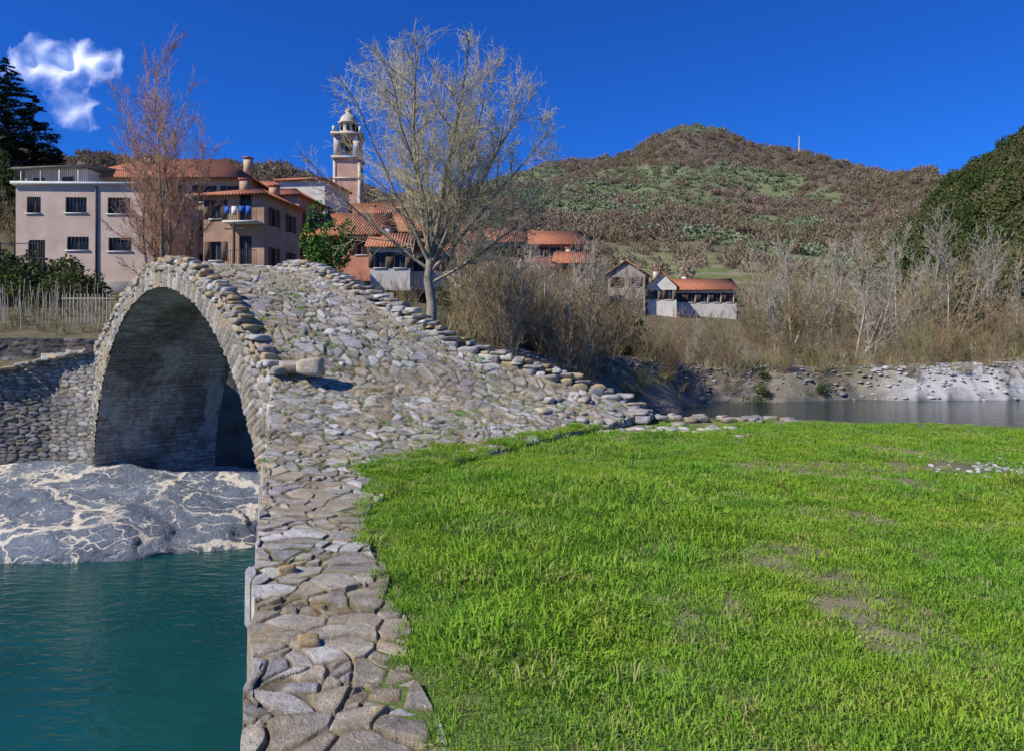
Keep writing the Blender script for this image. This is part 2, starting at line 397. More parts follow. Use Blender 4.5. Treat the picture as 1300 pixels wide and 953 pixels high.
mk('arch_soffit',np.stack([x,y,pz[:,None]+nz_+0*Cg],-1),gridF(len(ps),110),M_stone,cc,True,bridge)
wx0,wy0=map(float,SP(5.2))
wl=[(wx0,wy0),(-12.2,18.75),(-13.6,18.45),(-20,17.2),(-30,15)]
wallstrip('wing_wall',wl,[1.22,.95,.62,.1,0],[-4.2]*5,-1,91,M_stone,bridge,size=.10,asp=2.7,res=.03,gain=1.0,disp=.03)
t3=np.linspace(7,0,50);q3=cat(CL,t3);q3[:,0]-=.02
wallstrip('approach_wall',q3[:,:2],q3[:,2],[-4.4]*50,1,92,M_stone,bridge,res=.05,disp=.03)
wallstrip('ramp_wall',[tuple(q[:2]) for q in CR[6:12]]+[tuple(map(float,SP(0,3.05)))],[q[2] for q in CR[6:12]]+[3.0],[-4.4]*7,1,93,M_stone,bridge,res=.06)
x5,y5=SP(5.2,3.05);x9,y9=SP(12,3.05)
wallstrip('far_wall',[(x5,y5),(x9,y9)],[1.2,.9],[-4,-2],1,94,M_stone,bridge,res=.08)
wt=[];zt=[1.2,.93,.6,.08,0]
for (x,y),z in zip(wl,zt): wt+= [(x,y-.02,z-.03),(x+.1,y+1.2,z-.08)]
mk('wing_wall_top',wt,[[0,1,3,2],[2,3,5,4],[4,5,7,6],[6,7,9,8]],M_wall,[(.3,.27,.22)]*10,False,bridge)
# ---- rocks builder (soft polyhedra: flat facets, worn edges)
import bmesh
def ico(n):
    bm=bmesh.new();bmesh.ops.create_icosphere(bm,subdivisions=n,radius=1)
    v=np.array([q.co[:] for q in bm.verts]);f=np.array([[q.index for q in p.verts] for p in bm.faces]);bm.free();return v,f
I2=ico(2);I3=ico(3)
def rocks(name,items,mat,parent=None,base=I3,pw=12,nz=.06,boxy=1.,do_link=True):
    bv,bf=base;Vs=[];Fs=[];Cs=[];o=0;r_=np.random.default_rng(len(items)+3)
    ax=np.array([[1,0,0],[-1,0,0],[0,1,0],[0,-1,0],[0,0,1],[0,0,-1.]])
    for k,(p,s,rz,c) in enumerate(items):
        n1_=ax+r_.normal(0,.14,ax.shape);n2_=r_.normal(0,1,(9,3))
        nn_=np.concatenate([n1_,n2_]);nn_/=np.linalg.norm(nn_,axis=1,keepdims=True)
        h=np.concatenate([r_.uniform(.8,1.,6),r_.uniform(.98,1.4,9)*boxy])
        q=np.clip(bv@nn_.T/h,0,None)**pw
        rad=1/(q.sum(1)**(1/pw)+1e-6)
        sd=k*7.3
        v=bv*(rad*(1+nz*2*(fbm(bv[:,0]*2.3+sd,bv[:,1]*2.3+bv[:,2]*1.9,5,3)-.5)))[:,None]
        v=v*np.array(s)
        a=rz;til=(random.random()-.5)*.22
        v=np.stack([v[:,0],v[:,1]*math.cos(til)-v[:,2]*math.sin(til),v[:,1]*math.sin(til)+v[:,2]*math.cos(til)],1)
        v=np.stack([v[:,0]*math.cos(a)-v[:,1]*math.sin(a),v[:,0]*math.sin(a)+v[:,1]*math.cos(a),v[:,2]],1)+np.array(p)
        Vs.append(v);Fs.append(bf+o);o+=len(v);Cs.append(np.tile(c,(len(v),1)))
    return mk(name,np.concatenate(Vs),np.concatenate(Fs),mat,np.concatenate(Cs),True,parent,do_link)
def rc(l=1.): 
    k=random.randrange(len(PAL));return PAL[k]*random.uniform(.85,1.12)*l
def along(path,zs,step,w,h,zo,jit=.04,lich=0,side=0,hv=.3):
    path=np.array(path,float);seg=np.hypot(*np.diff(path,axis=0).T);cum=np.concatenate([[0],np.cumsum(seg)])
    u=0;its=[]
    while u<cum[-1]:
        st=step*random.uniform(.5,1.5)
        um=u+st/2
        x=np.interp(um,cum,path[:,0]);y=np.interp(um,cum,path[:,1]);z=np.interp(um,cum,zs)
        x2=np.interp(um+.1,cum,path[:,0]);y2=np.interp(um+.1,cum,path[:,1]);x1=np.interp(um-.1,cum,path[:,0]);y1=np.interp(um-.1,cum,path[:,1])
        a=math.atan2(y2-y1,x2-x1)
        hh=h*random.uniform(1-hv,1+hv)
        ca=rc(1.)
        if random.random()<lich: ca=np.array([.46,.35,.20])*random.uniform(.8,1.1)
        ox=-math.sin(a)*side;oy=math.cos(a)*side
        its.append(((x+ox+random.gauss(0,jit*.4),y+oy+random.gauss(0,jit*.4),z+zo+random.gauss(0,jit*.3)),(st*.60,w*random.uniform(.85,1.2),hh),a+random.gauss(0,.08),ca))
        u+=st
    return its
it=[]
Sx=np.arange(-5.3,5.3,.4);pl=[tuple(map(float,SP(s))) for s in Sx];zl=[float(zd(s)) for s in Sx]
it+=along(pl,zl,.20,.15,.06,.01,.05,.4,side=-.1)
it+=along(pl,[z-.13 for z in zl],.18,.1,.055,.0,.03,.35,side=-.02)
it+=along(pl[3:20],zl[3:20],.19,.12,.045,.08,.05,.5,side=-.14)
t2=np.linspace(6,16,60);RR2=cat(CR,t2);Rp=[tuple(q[:2]) for q in RR2];Rz=list(RR2[:,2])
it+=along(Rp,Rz,.26,.15,.09,-.03,.03,.1,side=.10,hv=.12)
it+=along(Rp,Rz,.22,.14,.08,-.03,.03,.1,side=-.14,hv=.12)
it+=along(Rp,Rz,.25,.20,.042,.075,.03,.15,side=.0,hv=.3)
it+=along(Rp[10:],Rz[10:],.22,.18,.042,.135,.03,.15,side=.0)
it+=along(Rp[22:],Rz[22:],.22,.17,.042,.20,.03,.15,side=.0)
it+=along(wl,zt,.22,.18,.05,.02,.05,.1,side=.12)
it.append(((-3.15,11.05,1.13),(.22,.15,.14),-.1,np.array([.50,.42,.30])))
it.append(((-3.5,11.2,1.13),(.18,.17,.09),.4,np.array([.42,.38,.32])))
for (x,y) in [(-1.08,3.75),(-1.55,4.9)]: it.append(((x,y,.05),(.06,.05,.04),.3,np.array([.50,.36,.18])))
for k in range(26):
    u=random.random()**1.5;it.append(((2.5+u*2.9,13.45+random.gauss(0,.16),.09-.11*u+random.uniform(-.02,.02)),(random.uniform(.06,.19),random.uniform(.06,.13),random.uniform(.04,.07)),random.gauss(0,.6),rc(.9)))
rocks('parapet_stones',it,M_stone,bridge)
ft=[]
for s0 in np.arange(-.1,3.2,.4):
    x,y=SP(5.05,s0);ft.append(((float(x),float(y),-2.35+random.gauss(0,.03)),(.24,.18,.12),.76,rc(1.1)))
for k in range(8):
    x=-10.9-.38*k;ft.append(((x,18.4+.02*k,-2.15),(.22,.2,.11),0,rc(1.1)))
rocks('pier_footing',ft,M_stone,bridge)

# ---------------- veined rock
m,nt,out=newmat('veined_rock_mat');b=bsdf(nt,out,.55,.35)
tc=N(nt,'ShaderNodeTexCoord').outputs['Object']
n=noise(nt,tc,1.1,5,.7);base=ramp(nt,n.outputs[0],[(.3,(.085,.10,.13)),(.5,(.14,.165,.205)),(.72,(.24,.27,.31))])
wn=noise(nt,tc,.9,3,.6);vm=N(nt,'ShaderNodeVectorMath',operation='MULTIPLY_ADD');nt.links.new(wn.outputs['Color'],vm.inputs[0]);vm.inputs[1].default_value=(1.3,1.3,1.3);nt.links.new(tc,vm.inputs[2])
c=base.outputs[0]
for sc,th,lo_ in((.55,.04,.36),(1.1,.026,.43),(2.3,.02,.47)):
    mp=N(nt,'ShaderNodeMapping');mp.inputs['Scale'].default_value=(.6,1,1.5);mp.inputs['Rotation'].default_value=(.3*sc,.4,.5*sc);nt.links.new(vm.outputs[0],mp.inputs[0])
    v=N(nt,'ShaderNodeTexVoronoi',feature='DISTANCE_TO_EDGE');v.inputs['Scale'].default_value=sc;nt.links.new(mp.outputs[0],v.inputs[0])
    r=ramp(nt,v.outputs[0],[(0,(1,1,1)),(th*.6,(.95,.95,.95)),(th,(0,0,0))])
    g=noise(nt,tc,.8*sc,2);rg=ramp(nt,g.outputs[0],[(lo_,(0,0,0)),(lo_+.08,(1,1,1))])
    c=mixc(nt,'MIX',mixc(nt,'MULTIPLY',1.,r.outputs[0],rg.outputs[0]),c,(.70,.62,.49))
nt.links.new(c,b.inputs['Base Color']);nb=noise(nt,tc,3.5,6,.7);bump(nt,b,nb.outputs[0],.9,.14)
bv,bf=ico(6);r_=np.random.default_rng(9)
nn_=np.array([[1,.1,-.3],[-1,0,0],[.1,1,.2],[0,-1,.22],[.3,-.9,-.25],[0,-.14,1],[.25,-.1,1],[-.25,-.2,1],[0,0,-1],[.7,-.7,.2],[.8,-.3,.6],[-.1,-.75,.7]]);nn_/=np.linalg.norm(nn_,axis=1,keepdims=True)
h=np.array([.98,1.2,1,.95,1.,.82,.85,.86,1,1.05,1.0,1.0]);q=np.clip(bv@nn_.T/h,0,None)**26;v=bv/(q.sum(1)**(1/26))[:,None]
dd=fbm(v[:,0]*2.2+3,v[:,1]*1.5+v[:,2]*2,33,6)-.5;d2=np.abs(fbm(v[:,0]*3+v[:,1]*2,v[:,2]*4-v[:,1]*2,36,5)-.5)
v=v*(1+.22*dd-.24*d2)[:,None]*np.array((5.9,2.3,1.3));v[:,2]+=np.clip(v[:,1],-2.5,2.5)*.22
v+=np.array((-11.85,17.0,-3.3))
mk('veined_river_rock',v,bf,m,None,True)
M_rock=mat_attr('river_rock_mat',ns=3,bs=8)
its=[]
for k in range(46):
    u=random.random();x=-8.9+u*7+random.gauss(0,.6);y=21.8+u*6.+random.gauss(0,.7)
    its.append(((x,y,-3.2+random.random()*.4),(random.uniform(.3,1.0),random.uniform(.3,.8),random.uniform(.2,.55)),random.random()*3,np.array([.42,.40,.37])*random.uniform(.8,1.4)))
its.append(((-6.2,22.6,-2.9),(1.3,1.0,1.0),.6,np.array([.40,.42,.46])))
its.append(((-5.0,24.2,-2.8),(1.3,1.1,1.0),.2,np.array([.42,.43,.45])))
rocks('bank_boulders',its,M_rock)

# ---------------- GN scatter
def scatter(name,srcs,P,rot,S,idx=None):
    P=np.asarray(P,np.float32);n=len(P)
    col_=bpy.data.collections.new(name+'_parts')
    for k,o in enumerate(srcs): o.name='%s_part_%d'%(name,k);col_.objects.link(o)
    me=bpy.data.meshes.new(name);me.vertices.add(n);me.vertices.foreach_set('co',P.ravel())
    a=me.attributes.new('rot','FLOAT_VECTOR','POINT');a.data.foreach_set('vector',np.asarray(rot,np.float32).ravel())
    a=me.attributes.new('scl','FLOAT_VECTOR','POINT');S=np.asarray(S,np.float32)
    if S.ndim==1:S=np.stack([S]*3,1)
    a.data.foreach_set('vector',S.ravel())
    a=me.attributes.new('idx','INT','POINT');a.data.foreach_set('value',np.asarray(idx if idx is not None else rng.integers(0,len(srcs),n),np.int32))
    ob=link(bpy.data.objects.new(name,me))
    ng=bpy.data.node_groups.new(name,'GeometryNodeTree')
    ng.interface.new_socket('Geometry',in_out='INPUT',socket_type='NodeSocketGeometry')
    ng.interface.new_socket('Geometry',in_out='OUTPUT',socket_type='NodeSocketGeometry')
    gi=ng.nodes.new('NodeGroupInput');go=ng.nodes.new('NodeGroupOutput')
    ci=ng.nodes.new('GeometryNodeCollectionInfo');ci.inputs['Collection'].default_value=col_
    ci.inputs['Separate Children'].default_value=True;ci.inputs['Reset Children'].default_value=True
    ip=ng.nodes.new('GeometryNodeInstanceOnPoints');ip.inputs['Pick Instance'].default_value=True
    def na(nm,t):
        q=ng.nodes.new('GeometryNodeInputNamedAttribute');q.data_type=t;q.inputs['Name'].default_value=nm;return q.outputs[0]
    ng.links.new(gi.outputs[0],ip.inputs['Points']);ng.links.new(ci.outputs[0],ip.inputs['Instance'])
    ng.links.new(na('rot','FLOAT_VECTOR'),ip.inputs['Rotation']);ng.links.new(na('scl','FLOAT_VECTOR'),ip.inputs['Scale']);ng.links.new(na('idx','INT'),ip.inputs['Instance Index'])
    ng.links.new(ip.outputs[0],go.inputs[0])
    md_=ob.modifiers.new('scatter','NODES');md_.node_group=ng
    return ob
def rz(n,t=0.): return np.stack([rng.normal(0,t,n),rng.normal(0,t,n),rng.random(n)*6.283],1)
# ---------------- grass
def tuft(nb,rad,h,seed,w=.0045):
    r=np.random.default_rng(seed);V=[];F=[]
    for k in range(nb):
        a=r.random()*6.28;q=rad*math.sqrt(r.random());x,y=q*math.cos(a),q*math.sin(a)
        L_=h*r.uniform(.5,1.15);a2=a+r.normal(0,1.);ln=r.uniform(.2,1.3)*L_
        dx,dy=math.cos(a2),math.sin(a2);a3=r.random()*6.28;sx,sy=math.cos(a3)*w,math.sin(a3)*w
        o=len(V)
        V+=[(x-sx,y-sy,-.01),(x+sx,y+sy,-.01),(x+dx*ln*.35-sx*.8,y+dy*ln*.35-sy*.8,L_*.6),(x+dx*ln*.35+sx*.8,y+dy*ln*.35+sy*.8,L_*.6),(x+dx*ln,y+dy*ln,L_*(.95-.3*ln/L_))]
        F+=[(o,o+1,o+3),(o,o+3,o+2),(o+2,o+3,o+4)]
    return V,F
M_grass=mat_rand('grass_mat',[(.16,.35,.035),(.24,.47,.05),(.21,.41,.04),(.29,.51,.07),(.23,.44,.045),(.44,.44,.18)],transl=.3,patch=(.7,(1.35,1.08,.95)),patch2=(2.1,(.80,.85,.85)))
gs=[]
for k in range(4):
    V,F=tuft(44,.12,.043,k,.0037);gs.append(mk('g',V,F,M_grass,do_link=False))
for k in range(2):
    V,F=tuft(30,.11,.09,10+k,.004);gs.append(mk('g',V,F,M_grass,do_link=False))
bound=[(60,-20),(.95,-20),(.3,1),(-.46,3.45),(-1.0,5.1),(-1.45,6.6),(-1.8,8.3),(-1.25,9.1),(-.5,10.1),(.5,11.2),(1.5,12.3),(2.9,13.4),(5,13.7),(9,12.6),(20,10.3),(60,-2)]
n=46000
y=1.5+13*np.sqrt(rng.random(n))*rng.random(n)**.3;x=-3+rng.random(n)*(y*.88+4.5)
sb=sdpoly(x,y,bound)+ (fbm(x*1.3,y*1.3,41,4)-.5)*1.0*sst(6,9,y)+(fbm(x*4,y*4,44,2)-.5)*.24
bar=barem(x,y)
gp=fbm(x*1.,y*1.,47,3)
keep=(sb>0)&(rng.random(n)>bar*.8)
gpch=np.hypot((x-6.3)/1.1,(y-8.6)/.7)<1+.6*(gp-.5);keep&=~(gpch&(rng.random(n)<.85))
cp=(np.hypot((x-2.2)/1.9,(y-12.3)/.8)<1)&(rng.random(n)<.6);keep&=~cp
sparse=(sb<=0)&(sb>-1.2)&(rng.random(n)<.06)&(fbm(x*2,y*2,49,2)>.5)&(y>8);keep|=sparse
x=x[keep];y=y[keep];sb=sb[keep];z=surf(x,y)
tall=sst(.54,.7,fbm(x*.8,y*.8,43,3))
S=(.6+.5*rng.random(len(x)))*(1+.5*tall)*np.where((x<-.2)&(y<8.5),1.3,1)*(.55+.45*sst(0,.7,sb))
ix=np.where(rng.random(len(x))<.05+.22*tall,rng.integers(4,6,len(x)),rng.integers(0,4,len(x)))
scatter('grass',gs,np.stack([x,y,z-.005],1),rz(len(x),.12),S,ix)
n=900;t_=rng.random(n)*9+4;Lc=cat(CL,t_);Rc=cat(CR,t_);q=rng.random(n)[:,None];pp=Lc*(1-q)+Rc*q
kp=fbm(pp[:,0]*1.2,pp[:,1]*1.2,58,3)>.52;pp=pp[kp]
sm=[mk('g',*tuft(16,.05,.035,50,.004),M_grass,do_link=False)]
scatter('moss_tufts',sm,np.stack([pp[:,0],pp[:,1],surf(pp[:,0],pp[:,1])-.02],1),rz(len(pp)),.6+rng.random(len(pp)))
M_yel=mat2('yellow_petals',(.7,.55,.02),(.8,.65,.03),bst=0)
V=[(0,0,.07)];F=[]
for k in range(8): a=k*.785;V.append((.014*math.cos(a),.014*math.sin(a),.072))
F=[(0,1+k,1+(k+1)%8) for k in range(8)];o=len(V);V+=[(-.0015,0,0),(.0015,0,0),(0,0,.07)];F.append((o,o+1,o+2))
fl=mk('f',V,F,M_yel,do_link=False);n=60
cx=np.repeat([5.6,1.5,3.,6.2,-.2,7],10)+rng.normal(0,.8,n);cy=np.repeat([7.2,6.6,8,5.,9.5,10],10)+rng.normal(0,.5,n)
scatter('wild_flowers',[fl],np.stack([cx,cy,surf(cx,cy)],1),rz(n,.1),.6+rng.random(n)*.5)

# ---------------- trees
def segmesh(segs,sides):
    A=np.array([s[0] for s in segs]);B=np.array([s[1] for s in segs]);r0=np.array([s[2] for s in segs]);r1=np.array([s[3] for s in segs])
    D_=B-A;l=np.linalg.norm(D_,axis=1,keepdims=True)+1e-9;D_=D_/l;B=B+D_*r1[:,None]*.4
    up=np.where(np.abs(D_[:,2:3])<.9,np.array([[0,0,1.]]),np.array([[1.,0,0]]))
    u=np.cross(D_,up);u/=np.linalg.norm(u,axis=1,keepdims=True);w=np.cross(D_,u)
    V=[];a=np.arange(sides)*2*math.pi/sides
    for k in range(sides):
        e_=u*math.cos(a[k])+w*math.sin(a[k]);V.append(A+e_*r0[:,None]);V.append(B+e_*r1[:,None])
    V=np.stack(V,1).reshape(-1,3);n=len(segs);o=np.arange(n)*2*sides;F=[]
    for k in range(sides):
        k2=(k+1)%sides;F.append(np.stack([o+2*k,o+2*k2,o+2*k2+1,o+2*k+1],1))
    return V,np.concatenate(F)
def nrm(v): return v/(math.sqrt(v[0]*v[0]+v[1]*v[1]+v[2]*v[2])+1e-9)
def grow(segs,p,dr,L_,r,lv,cfg,rg,env=None,rmin=.004):
    c=cfg[lv];n=c['n'];q=p.copy();dd=dr.copy()
    for k in range(n):
        dd=nrm(dd+rg.normal(0,c['w'],3)+np.array([0,0,c['g']]))
        p2=q+dd*L_/n;ra=max(r*(1-c['t']*k/n),rmin);rb=max(r*(1-c['t']*(k+1)/n),rmin)
        if env is not None:
            ev=(((p2-env[0])/env[1])**2).sum()
            if ev>1.0+.3*rg.random() and p2[2]>env[0][2]-env[1][2]*.7: return
        segs.append((q,p2,ra,rb,lv))
        if lv+1<len(cfg) and (k+1)/n>c['s']:
            nc=int(c['c']+rg.random())
            for j in range(nc):
                a=rg.uniform(*c['a']);ax=nrm(np.cross(dd,rg.normal(0,1,3)))
                cd=nrm(dd*math.cos(a)+ax*math.sin(a))
                f=rg.random();st=q+(p2-q)*f
                grow(segs,st,cd,L_*c['l']*rg.uniform(.6,1.15)*(1-.35*(k+1)/n),max(rb*c['r'],rmin),lv+1,cfg,rg,env,rmin)
        q=p2
    if lv+1<len(cfg):
        for j in range(2):
            cd=nrm(dd+rg.normal(0,.35,3));grow(segs,q,cd,L_*c['l']*.8,max(r*(1-c['t'])*.9,rmin),lv+1,cfg,rg,env,rmin)
def build_tree(name,segs,loc,m1,m2,lvb=2):
    e_=empty(name,loc)
    for nm,f,s_,mt in(('trunk',lambda l:l<1,10,m1),('limbs',lambda l:1<=l<=lvb,5,m1),('twigs',lambda l:l>lvb,3,m2)):
        g=[s for s in segs if f(s[4])]
        if g: V,F=segmesh(g,s_);mk(nm,V,F,mt,None,s_>3,e_)
    return e_
rg=np.random.default_rng(21)
def mkcfg(a_,b_,c_):
    return [dict(n=5,w=.04,g=0,t=.35,s=.5,c=1,a=(.3,.6),l=.8,r=.6),
 dict(n=8,w=.07,g=.02,t=.72,s=.2,c=a_,a=(.4,.9),l=.42,r=.55),
 dict(n=5,w=.13,g=.04,t=.7,s=.1,c=b_,a=(.4,.9),l=.5,r=.55),
 dict(n=4,w=.15,g=.03,t=.6,s=.1,c=c_,a=(.4,.9),l=.6,r=.6),
 dict(n=2,w=.18,g=.02,t=.4,s=1.,c=0,a=(.4,.8),l=.5,r=.6)]
cfg=mkcfg(2.0,2.0,2.1);cfgL=mkcfg(1.4,1.4,1.3)
segs=[];
p=np.array([0,0,0.]);pts=[p,np.array([.05,0,1.2]),np.array([-.12,.05,2.3]),np.array([.0,.0,3.4])]
rr=[.25,.21,.19,.17]
segs.append((np.array([0,0,-1.]),pts[0],.34,.25,0))
for k in range(3): segs.append((pts[k],pts[k+1],rr[k],rr[k+1],0))
env=(np.array([.05,0,7.5]),np.array([5.2,4.6,5.1]))
for tx__,ty__,L_,r,zb in[(-4,8,8.8,.12,3.3),(14,-12,8.6,.115,3.3),(-16,-8,8.4,.11,3.2),(31,6,8.0,.105,3.0),(-33,12,7.6,.095,2.9),(48,-8,7.2,.095,2.7),(-52,-10,6.6,.08,2.7),(64,10,6.0,.075,2.2),(5,34,7.2,.09,3.2),(-6,-34,7.,.09,3.2),(24,30,7.2,.08,3.1),(38,-30,6.8,.08,3.),(-20,-26,7.,.08,3.)]:
    ax_=math.radians(tx__);ay_=math.radians(ty__)
    grow(segs,np.array([0,0,zb]),nrm(np.array([math.tan(ax_),math.tan(ay_),1.])),L_,r,1,cfgL if tx__<-18 else cfg,rg,env,.0060)
print('tree segs',len(segs))
tx_,ty_=X(547,30),30.
zt0=float(terr(np.array([tx_]),np.array([ty_]))[0])
build_tree('bare_tree',segs,(tx_,ty_,zt0),M_bark,M_twig,2)
segs=[]
for (ox_,L_,le) in[(0,11.4,0.),(.4,10.4,.14),(-.4,10.,-.14),(.8,8.6,.30),(-.8,8.2,-.28),(.2,9.6,.07)]:
    c2=[dict(n=10,w=.04,g=.02,t=.8,s=.2,c=2.4,a=(.4,.8),l=.32,r=.42),dict(n=5,w=.1,g=.08,t=.7,s=.1,c=2.,a=(.4,.8),l=.45,r=.55),dict(n=3,w=.13,g=.08,t=.6,s=.0,c=1.7,a=(.4,.7),l=.55,r=.6),dict(n=1,w=.15,g=.05,t=.5,s=1,c=0,a=(.4,.7),l=.5,r=.6)]
    grow(segs,np.array([ox_*.5,0,-.5]),nrm(np.array([le,0,1.])),L_,.12,0,c2,rg,None,.0085)
print('red segs',len(segs))
build_tree('poplar_tree',segs,(X(205,40),40,3.2),M_bark,M_twigred,0)
def shrub(seed,ns,L0,spread,twn=1.6,r0=.03):
    r=np.random.default_rng(seed);sg=[]
    c3=[dict(n=5,w=.09,g=.06,t=.7,s=.15,c=twn,a=(.3,.65),l=.42,r=.55),dict(n=4,w=.12,g=.06,t=.6,s=.1,c=twn,a=(.3,.7),l=.5,r=.6),dict(n=2,w=.15,g=.03,t=.5,s=1,c=0,a=(.3,.6),l=.5,r=.6)]
    for k in range(ns):
        a=r.random()*6.28;q=r.random()*spread
        grow(sg,np.array([math.cos(a)*q*.5,math.sin(a)*q*.5,-.2]),nrm(np.array([math.cos(a)*q,math.sin(a)*q,1])),L0*r.uniform(.6,1.1),r0*r.uniform(.6,1.2),0,c3,r,None,.0085)
    return sg
M_brush=mat_rand('brush_twigs',[(.34,.21,.12),(.48,.37,.22),(.30,.22,.14),(.52,.44,.31),(.24,.19,.13),(.44,.34,.17),(.30,.29,.16)],patch=(.09,(.72,.72,.66)))
bs_=[]
for k in range(5):
    V,F=segmesh(shrub(100+k,8,3.2,.6,1.3,.022),3);bs_.append(mk('b',V,F,M_brush,do_link=False))
pts=[]
def band(n,p0,p1,d0,d1,s0,s1):
    for k in range(n):
        D=random.uniform(d0,d1);pts.append((X(random.uniform(p0,p1),D),D,random.uniform(s0,s1)))
band(46,575,745,33,44,.6,1.3);band(40,600,780,42,60,.7,1.5);band(34,750,930,46,60,.5,1.05)
band(54,880,1330,54,70,.35,1.0);band(50,945,1360,66,92,.8,2.1);band(20,1140,1400,56,64,.7,1.3);band(10,470,560,31,42,.4,.6)
band(16,690,770,75,110,.8,1.4);band(18,945,1100,75,110,.8,1.5);band(14,-60,130,60,85,1,1.8);band(10,265,330,28,34,.3,.6);band(40,640,940,48,54,.3,.6);band(60,900,1300,51,57,.2,.5)
pts=np.array(pts);bz=terr(pts[:,0],pts[:,1])
ok=(bz>-3.0);pts=pts[ok];bz=bz[ok]
scatter('riverside_brush',bs_,np.stack([pts[:,0],pts[:,1],bz],1),rz(len(pts),.1),pts[:,2])
M_reed=mat_rand('dry_reeds',[(.44,.35,.20),(.34,.26,.15),(.48,.40,.26),(.24,.24,.10),(.38,.29,.17)],patch=(.12,(.7,.78,.6)))
rd=[mk('r',*tuft(60,.5,1.3,200+k,.012),M_reed,do_link=False) for k in range(3)]
pts=[]
band(240,570,900,36,60,.4,.9);band(360,880,1380,52,80,.4,1.1);band(80,1150,1400,57,66,.9,1.6);band(60,460,600,28,36,.4,.9);band(70,-40,140,28,45,.3,.6);band(90,640,1120,40,53,.25,.5);band(30,255,350,22.5,30,.3,.6)
pts=np.array(pts);bz=terr(pts[:,0],pts[:,1]);ok=(bz>-2.95);pts=pts[ok];bz=bz[ok]
scatter('dry_reeds',rd,np.stack([pts[:,0],pts[:,1],bz],1),rz(len(pts),.15),pts[:,2])
M_brt=mat2('pale_bark',(.38,.33,.25),(.55,.49,.38),ns=2,bst=0)
for k,(px,D,h,lean) in enumerate([(1005,74,10,.0),(1085,60,9.5,.14),(1105,62,10.5,-.08),(1205,66,9,.1),(965,85,9.5,0),(1050,80,10,.05),(640,36,5.5,.1),(700,40,6,-.1),(1180,88,12,0),(1290,60,7,.15),(745,46,6.5,0),(590,38,6,.1),(800,60,6,0),(985,64,7,-.1),(1140,70,9,.05),(1250,72,9,0),(1030,68,6,.2)]):
    sg=[];r_=np.random.default_rng(300+k)
    c4=[dict(n=7,w=.05,g=.03,t=.75,s=.25,c=1.8,a=(.35,.7),l=.42,r=.5),dict(n=4,w=.1,g=.08,t=.7,s=.1,c=1.7,a=(.4,.7),l=.5,r=.55),dict(n=3,w=.13,g=.06,t=.6,s=.0,c=1.2,a=(.4,.7),l=.55,r=.6),dict(n=1,w=.15,g=.05,t=.5,s=1,c=0,a=(.4,.7),l=.5,r=.6)]
    for j in range(2):
        grow(sg,np.array([j*.3,0,-.3]),nrm(np.array([lean+r_.normal(0,.12)+j*.2,0,1.])),h*.8,.10,0,c4,r_,None,.0002*D)
    x=X(px,D);zz=float(terr(np.array([x]),np.array([float(D)]))[0])
    build_tree('bare_tree',sg,(x,D,zz),M_brt,M_brt,0)
def leafblob(seed,n,R_,size,lumps=9):
    r=np.random.default_rng(seed)
    cs=r.normal(0,.5,(lumps,3));cs[:,2]=np.abs(cs[:,2])*.9+.25;rr_=r.uniform(.35,.6,lumps)
    k=r.integers(0,lumps,n);dr=r.normal(0,1,(n,3));dr/=np.linalg.norm(dr,axis=1,keepdims=True)
    c=(cs[k]+dr*(rr_[k]*r.uniform(.7,1.05,n))[:,None])*np.array(R_)
    u=r.normal(0,1,(n,3));u/=np.linalg.norm(u,axis=1,keepdims=True);w=np.cross(u,r.normal(0,1,(n,3)));w/=np.linalg.norm(w,axis=1,keepdims=True)
    s=size*r.uniform(.6,1.3,n)[:,None]
    V=np.stack([c-u*s,c-w*s*.6,c+u*s,c+w*s*.6],1).reshape(-1,3)
    return V,np.arange(n*4).reshape(-1,4)
M_oak=mat_rand('evergreen_leaves',[(.05,.085,.025),(.08,.11,.035),(.12,.13,.05),(.07,.10,.03),(.18,.15,.08)],transl=.15)
ok_=[mk('o',*leafblob(400+k,1100,(3.2,3.2,4.2),.34),M_oak,do_link=False) for k in range(3)]
n=1300;px=1110+rng.random(n)**.8*430;D=74+rng.random(n)**.8*150
hh=np.interp(px-(D<105)*60,[1090,1150,1200,1300],[.0,.4,.95,1]);kp=rng.random(n)<hh;px=px[kp];D=D[kp];x=X(px,D);z=terr(x,D)
scatter('oak_forest',ok_,np.stack([x,D,z-.5],1),rz(len(x)),np.where(D<105,.35,.55)+.45*rng.random(len(x)))
def puff(seed,n,R_,H_,w):
    r=np.random.default_rng(seed);a=r.random(n)*6.28;t=r.random(n)**.6;e_=r.random(n)
    c=np.stack([np.cos(a)*R_*t,np.sin(a)*R_*t,H_*(.2+.7*e_*(1-.65*t*t))],1)
    dr=np.stack([np.cos(a)*t*.9+r.normal(0,.5,n),np.sin(a)*t*.9+r.normal(0,.5,n),.8+0*a],1);dr/=np.linalg.norm(dr,axis=1,keepdims=True)
    s=np.cross(dr,r.normal(0,1,(n,3)));s/=np.linalg.norm(s,axis=1,keepdims=True)
    L_=H_*.13*r.uniform(.6,1.3,n)[:,None]
    V=np.stack([c-s*w-dr*L_*.5,c+s*w-dr*L_*.5,c+dr*L_],1).reshape(-1,3);return V,np.arange(n*3).reshape(-1,3)
M_win=mat_rand('winter_canopy',[(.24,.17,.125),(.35,.26,.195),(.29,.21,.155),(.21,.17,.11),(.38,.30,.23),(.27,.21,.14)],patch=(.012,(.75,.82,.66)))
M_oliv=mat_rand('olive_canopy',[(.19,.23,.12),(.27,.31,.19),(.15,.18,.08),(.23,.27,.16)])
wt_=[mk('w',*puff(500+k,120,2.7,6.,.24),M_win,do_link=False) for k in range(3)]+[mk('w',*leafblob(510+k,120,(2.6,2.6,2.2),.55),M_oliv,do_link=False) for k in range(2)]
